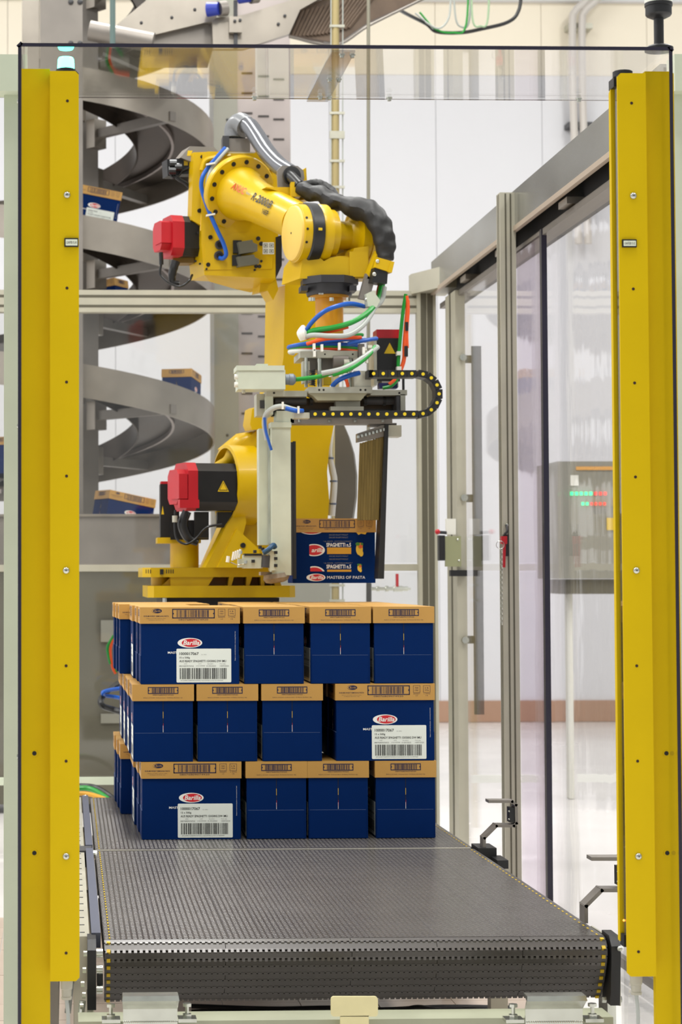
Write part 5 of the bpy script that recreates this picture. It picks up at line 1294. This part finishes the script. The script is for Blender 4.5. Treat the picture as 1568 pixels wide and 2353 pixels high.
gpart(MB().m(CORG).tube([P(x,y,YG+dy) for x,y,dy in ((788,866,-.02),(796,874,-.04),(800,888,-.03))], 0.008, 8), 'red_cable')
# coiled lines round the adapter
def coil(cx_, cy_, rx, tilt, r_, mt_, a0, a1, name):
    c = P(cx_, cy_, 9.63); rx = S(rx, 9.6); pts = []
    for k in range(15):
        a = rad(a0+(a1-a0)*k/14); pts.append(c+V((rx*math.cos(a), -rx*0.75*math.sin(a), tilt*math.cos(a)+0.006*k/14)))
    gpart(MB().m(mt_).tube(pts, r_, 8, 4), name)
coil(748, 799, 82, 0.004, 0.0095, CBLUE, -20, 200, 'coiled_blue_line'); coil(752, 792, 90, 0.018, 0.009, CBLUE, -5, 190, 'coiled_blue_line')
coil(746, 804, 80, 0.0, 0.009, CGRN, -30, 200, 'coiled_green_line'); coil(746, 809, 78, -0.002, 0.009, CORG, -20, 200, 'coiled_orange_line')
coil(742, 815, 76, -0.008, 0.011, CWHT, -30, 210, 'coiled_white_line'); coil(752, 786, 84, 0.03, 0.009, CGRN, 20, 170, 'coiled_green_line')
hoses = [(CBLUE, 0.0105, ((700,768,-.02),(716,742,-.06),(745,716,-.1),(780,702,-.1),(808,698,-.06),(838,704,0)), 'blue_air_line'),
         (CGRN, 0.0125, ((702,772,-.02),(720,760,-.06),(770,752,-.1),(810,740,-.1),(846,718,-.06),(866,694,0),(876,668,0.02),(880,650,.03)), 'green_cable'),
         (CORG, 0.0105, ((705,776,-.01),(730,766,-.05),(770,758,-.08),(800,750,-.08)), 'orange_cable'),
         (CGRY, 0.0115, ((702,774,-.04),(722,770,-.08),(760,772,-.12),(800,770,-.12),(830,752,-.1),(850,728,-.06),(862,706,-.02),(878,690,.0),(884,660,.02)), 'grey_cable'),
         (CORG, 0.009, ((706,790,-.06),(740,780,-.1),(780,776,-.1),(830,776,-.06)), 'orange_cable'),
         (CGRN, 0.008, ((868,694,.0),(872,670,.02),(876,650,.03)), 'green_cable'), (RED, 0.006, ((868,690,.02),(868,670,.03),(872,652,.04)), 'red_cable'),
         (CBLUE, 0.009, ((800,790,-.08),(840,782,-.06),(866,778,0)), 'blue_air_line')]
for mt_, r_, pts, nm in hoses: gpart(MB().m(mt_).tube([P(x, y, 9.5+d) for x, y, d in pts], r_, 10), nm)
gpart(MB().m(CWHT).tube([P(697,752,9.5), P(694,766,9.46), P(698,782,9.46)], [0.012,0.024,0.016], 10), 'white_clamp')
for px, py in ((722,798),(723,812),(740,800),(780,796),(843,826),(836,806),(560,0)):
    if py: gpart(MB().m(CWHT).obox(P(px,py,9.36), (0.005,0,0), (0,0.012,0), (0,0,0.016), 0.003, 1), 'tie_band')
for px, py in ((838,806),(846,812),(850,800),(842,818)): gpart(MB().m(GPLATE).cyl(P(px-5,py,9.42), P(px+5,py,9.42), 0.014, seg=10), 'air_fitting')
gpart(pbox(MB().m(STEELD), 826, 790, 838, 822, 9.44, 0.05, 0.004, 1), 'valve_block')
# servo on the right
YM2 = YG+0.22
sv = gpart(pbox(MB().m(BLKM), 864, 777, 919, 876, YM2, 0.13, 0.008, 2), 'servo_motor', 'black servo motor with red cap')
gpart(pbox(MB().m(RED), 866, 757, 918, 778, YM2+0.004, 0.12, 0.010, 2), 'motor_cap', None, sv)
c = P(896, 801, YM2-0.002)
b = MB().m(WARN).prism([c+V((-0.026,0,-0.023)), c+V((0.026,0,-0.023)), c+V((0,0,0.027))], (0,0.002,0)); gpart(b, 'warning_sign', None, sv)
gpart(pbox(MB().m(GPLATE), 860, 772, 866, 885, YM2-0.02, 0.16, 0.003, 1), 'motor_plate')
gpart(pbox(MB().m(GPLATE), 878, 876, 916, 890, YM2, 0.12, 0.003, 1), 'motor_foot')
gpart(pbox(MB().m(mat('deep_blue', (18, 24, 88), 0.5)), 872, 880, 914, 892, YM2-0.04, 0.06), 'pulley_guard')
gpart(pbox(MB().m(BLK), 926, 852, 930, 900, YM2-0.06, 0.02), 'cable_post')
for mt_, r_, q in ((CGRN, 0.0085, ((880,892),(900,886),(914,868),(916,830),(920,780),(926,720),(933,676))), (CORG, 0.0095, ((934,680),(937,705),(934,740),(930,790),(928,830),(912,868),(895,884))), (CORG, 0.008, ((938,690),(938,720),(935,760),(936,800)))):
    gpart(MB().m(mt_).tube([P(x, y, YM2-0.06) for x, y in q], r_, 10), 'motor_cable')
for x0_, y0_, x1_, y1_ in ((930,795,938,819),(932,740,939,760)): gpart(pbox(MB().m(BLK), x0_, y0_, x1_, y1_, YM2-0.075, 0.03, 0.004, 1), 'cable_plug')
for px, py in ((917,811),(917,846)): gpart(pbox(MB().m(CWHT), px-4, py-4, px+6, py+5, YM2-0.08, 0.04, 0.003, 1), 'tie_band')
# cable chain: one link after another round the loop
path = []
x_top = [855+i*22.0 for i in range(5)]
for x in x_top: path.append((x+4, 858.5, 0))
R_ = 46.5; cxx, cyy = 963, 905
for k in range(7): a = rad(-78+k*26); path.append((cxx+R_*math.cos(a), cyy+R_*math.sin(a), a+PI/2))
for i in range(12): path.append((951-i*20.6, 951.5, PI))
Yl = YG-0.12; first = None
for (x, y, a) in path:
    p = P(x, y, Yl); lw = S(21.6, Yl)/2; lh = S(8.2, Yl)
    if first is None:
        lk = MB().m(BLK).box((-lw, 0, -lh), (lw, 0.09, lh), 0.004, 1).build('chain_link', mt=BLK, origin=(0,0,0)); lk.parent = gp; lk.location = p-ORG[gp.name]
        pin = MB().m(mat('pin_yellow', (226, 200, 30), 0.4)).cyl((0,-0.002,0), (0,0.004,0), S(4.0,Yl), seg=12).build('link_pin', mt=MAT['pin_yellow'], origin=(0,0,0)); pin.parent = lk
        lk.rotation_euler = (0, a, 0); first = (lk, pin)
    else:
        lk = link_copy(first[0], gp, p-ORG[gp.name]); lk.rotation_euler = (0, a, 0); link_copy(first[1], lk)
gpart(pbox(MB().m(GPLATE), 676, 948, 712, 961, Yl+0.01, 0.07, 0.003, 1), 'chain_anchor')
gpart(pbox(MB().m(BLK), 846, 850, 858, 868, Yl, 0.09, 0.003, 1), 'chain_anchor')
# hoses at the left end
gpart(MB().m(CGRY).tube([P(x,y,YG+d) for x,y,d in ((695,946,-.1),(670,940,-.12),(648,934,-.12),(628,938,-.1),(612,952,-.06),(608,975,-.02),(614,1010,0))], 0.012, 10), 'grey_hose')
gpart(MB().m(CBLUE).tube([P(x,y,YG+d) for x,y,d in ((696,944,-.11),(680,944,-.13),(656,938,-.13))], 0.010, 10), 'blue_air_line')
gpart(MB().m(CBLUE).tube([P(x,y,YG+d) for x,y,d in ((608,960,-.07),(611,990,-.05),(618,1015,-.04),(624,1034,-.03))], 0.0065, 8), 'blue_air_line')
for px, py in ((650,932),(686,942)): gpart(MB().m(CWHT).obox(P(px,py,YG-0.14), (0.004,0,0), (0,0.01,0), (0,0,0.016), 0.002, 1), 'tie_band')
# left clamp
gpart(pbox(MB().m(GGREY), 626, 976, 668, 1322, YG+0.02, 0.12, 0.005, 2), 'left_clamp_arm', 'pale green grey clamp arm')
gpart(pbox(MB().m(GGREY), 623, 970, 670, 982, YG+0.012, 0.13, 0.004, 1), 'clamp_arm_cap')
gpart(pbox(MB().m(GGREY), 596, 985, 619, 1252, YG+0.1, 0.1, 0.005, 2), 'rear_clamp_arm')
gpart(pbox(MB().m(GALV), 617, 1000, 621, 1250, YG+0.09, 0.02), 'arm_seam')
gpart(pbox(MB().m(DGREY), 667, 1016, 676, 1322, YG+0.03, 0.14, 0.003, 1), 'clamp_pad')
gpart(pbox(MB().m(BLK), 675, 1014, 680, 1330, YG+0.02, 0.02), 'pad_edge')
# right clamp of bronze slats
for i in range(10):
    f = i/9; xt0, xt1 = 828+f*55, 833.6+f*55; xb0, xb1 = 822+f*55, 827.6+f*55
    yt = 1018-f*16
    gpart(pprism(MB().m(BRONZE), [(xb0,1195 if i < 8 else 1322),(xb1+0.6,1195 if i < 8 else 1322),(xt1+0.6,yt),(xt0,yt)], YG+0.06-f*0.03, (0, 0.02, 0), 0.001, 1), 'clamp_slat')
gpart(pprism(MB().m(BLK), [(824,1195),(880,1195),(886,1004),(830,1020)], YG+0.08, (0, 0.004, 0)), 'slat_backing')
gpart(pprism(MB().m(BLK), [(885,975),(893.5,975),(883,1330),(869,1330)], YG+0.0, (0, 0.12, 0), 0.002, 1), 'right_clamp_edge')
gpart(pprism(MB().m(STEELD), [(822,996),(888,974),(888,1002),(822,1016)], YG+0.02, (0, 0.06, 0), 0.003, 1), 'slat_holder')
for i in range(8): gpart(MB().m(GALV).cyl(P(824+i*8.5, 1001-i*2.4, YG+0.012), P(824+i*8.5, 1007-i*2.4, YG+0.012), 0.007, seg=8), 'holder_screw')
gpart(pbox(MB().m(GPLATE), 893, 977, 923, 1003, YG+0.02, 0.1, 0.004, 1), 'right_plate')
gpart(pbox(MB().m(STEELD), 850, 972, 912, 980, YG+0.05, 0.08, 0.003, 1), 'right_plate_rail')
# pneumatic cluster at the foot of the left clamp
YN = YG-0.02
gpart(pbox(MB().m(GGREY), 560, 1275, 604, 1306, YN, 0.08, 0.004, 1), 'valve_body')
gpart(pbox(MB().m(GGREY), 548, 1284, 562, 1304, YN+0.01, 0.06, 0.004, 1), 'valve_end')
gpart(pbox(MB().m(BLK), 562, 1272, 602, 1277, YN-0.005, 0.07, 0.002, 1), 'valve_strip')
for i in range(4): gpart(MB().m(CWHT).cyl(P(534+i*5, 1288-i*2, YN+0.02), P(538+i*5, 1268-i*2, YN+0.02), 0.0055, seg=8), 'white_fin')
gpart(MB().m(CWHT).cyl(P(523,1292,YN+0.02), P(525,1278,YN+0.02), 0.008, seg=8), 'white_fin')
gpart(MB().m(DGREY).cyl(P(612,1276,YN), P(610,1304,YN), 0.02, seg=14, bev=0.003), 'actuator')
gpart(pbox(MB().m(GPLATE), 606, 1262, 622, 1275, YN, 0.05, 0.003, 1), 'actuator_head')
gpart(pprism(MB().m(GGREY), [(619,1262),(633,1268),(635,1310),(620,1312)], YN-0.01, (0,0.06,0), 0.003, 1), 'lever_plate')
gpart(MB().m(mat('tube_teal', (30, 74, 110), 0.4)).tube([P(606,1270,YN-.02), P(618,1262,YN-.03), P(628,1253,YN-.02), P(632,1258,YN-.01)], 0.012, 10), 'teal_tube')
gpart(MB().m(GALV).tube([P(530,1292,YN), P(545,1298,YN), P(560,1296,YN)], 0.003, 6), 'thin_line')
for px, py in ((553,1270),(586,1268),(598,1258),(604,1262),(565,1292),(582,1290),(634,1270),(634,1284),(634,1300)):
    gpart(MB().m(GALV if px % 2 else BLK).cyl(P(px,py+3,YN-0.01), P(px,py-4,YN-0.01), 0.008, seg=8), 'air_fitting')
# suction brush pads under the clamp
b = MB().m(mat('brush_tan', (150, 138, 122), 0.7, noise=0.2, nscale=40))
b.lathe(P(634,1318,YG+0.06), (0.15,0,-1), [(0,0.055),(0.02,0.06),(0.036,0.05),(0.042,0.03)], 20); gpart(b, 'suction_pad')
gpart(pbox(MB().m(MAT['brush_tan']), 600, 1314, 666, 1322, YG+0.04, 0.1, 0.003, 1), 'pad_holder')

# ================================================================== the carton held by the gripper (printed face forward)
YHc = YG+0.16
p0 = P(672.5, 1340, YHc)
hc = copy_tree(c0); hc['label'] = 'carton held in the gripper above the stack, printed pasta packs showing'; hc['group'] = 'pasta cartons on the belt'
hc.location = (p0.x+LX/2, YHc+SY/2, p0.z); hc.rotation_euler = (0, 0, PI)
del hc['group']
par = hc
def hpart(b, name):     # built for the far long face, in carton space
    o = b.build(name, mt=LOGOW, origin=(0,0,0)); o.parent = par; return o
fy = SY/2-0.0045+0.0005; EX = -X_
at = lambda px, py: V((-( (px-672.5)*YHc/FPX-LX/2), fy, (1340-py)*YHc/FPX))
b = MB(); logo(b, at(727, 1327), EX, 0.92); hpart(b, 'logo')
b = MB(); put_text(b, 'MASTERS OF PASTA', at(797, 1327), EX, Z_, S(88, YHc), S(6.5, YHc), LOGOW); hpart(b, 'slogan'); b = MB()
for y_ in (1252, 1302): 
    put_text(b, 'SPAGHETTI n.5', at(780, y_), EX, Z_, S(57, YHc), S(9, YHc), LOGOW, fat=0.02)
    put_text(b, '* AL DENTE - COTTURA 8 MINUTI *', at(778, y_-8), EX, Z_, S(68, YHc), S(3.4, YHc), INKG)
for y_ in (1229, 1235, 1278, 1285): put_text(b, 'ENRICHED SPAGHETTI PRODUCT', at(780, y_), EX, Z_, S(44, YHc), S(3.2, YHc), INKG)
hpart(b, 'pack_lettering')['kind'] = 'stuff'
b = MB()
def clipped_logo(cx_, cy_, rx, ry, xmin, ytop, ybot, txt):
    for mt_, k, dy in ((LOGOW, 1.0, 0), (LOGOR, 0.84, 0.0003)):
        pts = []
        for i in range(40):
            x, y = cx_+rx*k*math.cos(2*PI*i/40), cy_+ry*k*math.sin(2*PI*i/40)
            pts.append((max(x, xmin), min(max(y, ytop), ybot)))
        q = []
        for p in pts:
            if not q or (abs(p[0]-q[-1][0])+abs(p[1]-q[-1][1])) > 0.05: q.append(p)
        b.m(mt_).face([at(*p)+V((0, dy, 0)) for p in reversed(q)])
    if txt: put_text(b, txt, at((max(xmin, cx_-rx)+cx_+rx)/2+1, cy_)+V((0, 0.0006, 0)), EX, Z_, S(28, YHc), S(10, YHc), LOGOW, shear=0.25, fat=0.02)
clipped_logo(723, 1264, 25, 14, 712, 1200, 1400, 'arilla')
clipped_logo(723, 1318, 25, 17, 714, 1200, 1313, None)
clipped_logo(717, 1218, 28, 10, 600, 1222, 1400, None)
hpart(b, 'pack_print')
b = MB().m(GOLD)
for y0_, y1_ in ((1258, 1273), (1309, 1314)): b.face([at(*p) for p in ((753,y0_),(809,y0_),(809,y1_),(753,y1_))][::-1])
hpart(b, 'pasta_stripes')
for cy_, s_ in ((1262, 1.0), (1305, 0.6)):
    b = MB()
    for dx, dy, rx, ry, mt_ in ((0,0,8,14,PYEL),(2,-8,6,7,GOLD),(-4,-12,5,4,PGRN),(3,-6,4,4,CORG),(4,10,5,7,PYEL),(6,-12,3,3,PGRN)):
        b.m(mt_); z_ = 0.0002*(abs(dx)+1)
        b.face([at(828+dx*s_+rx*s_*math.cos(2*PI*i/16), cy_+dy*s_+ry*s_*math.sin(2*PI*i/16))+V((0, z_, 0)) for i in range(16)][::-1])
    hpart(b, 'pasta_picture')
b = MB(); b.m(PYEL).face([at(*p) for p in ((820,1222),(846,1222),(842,1228),(832,1226),(826,1229))][::-1])
hpart(b, 'pasta_picture')
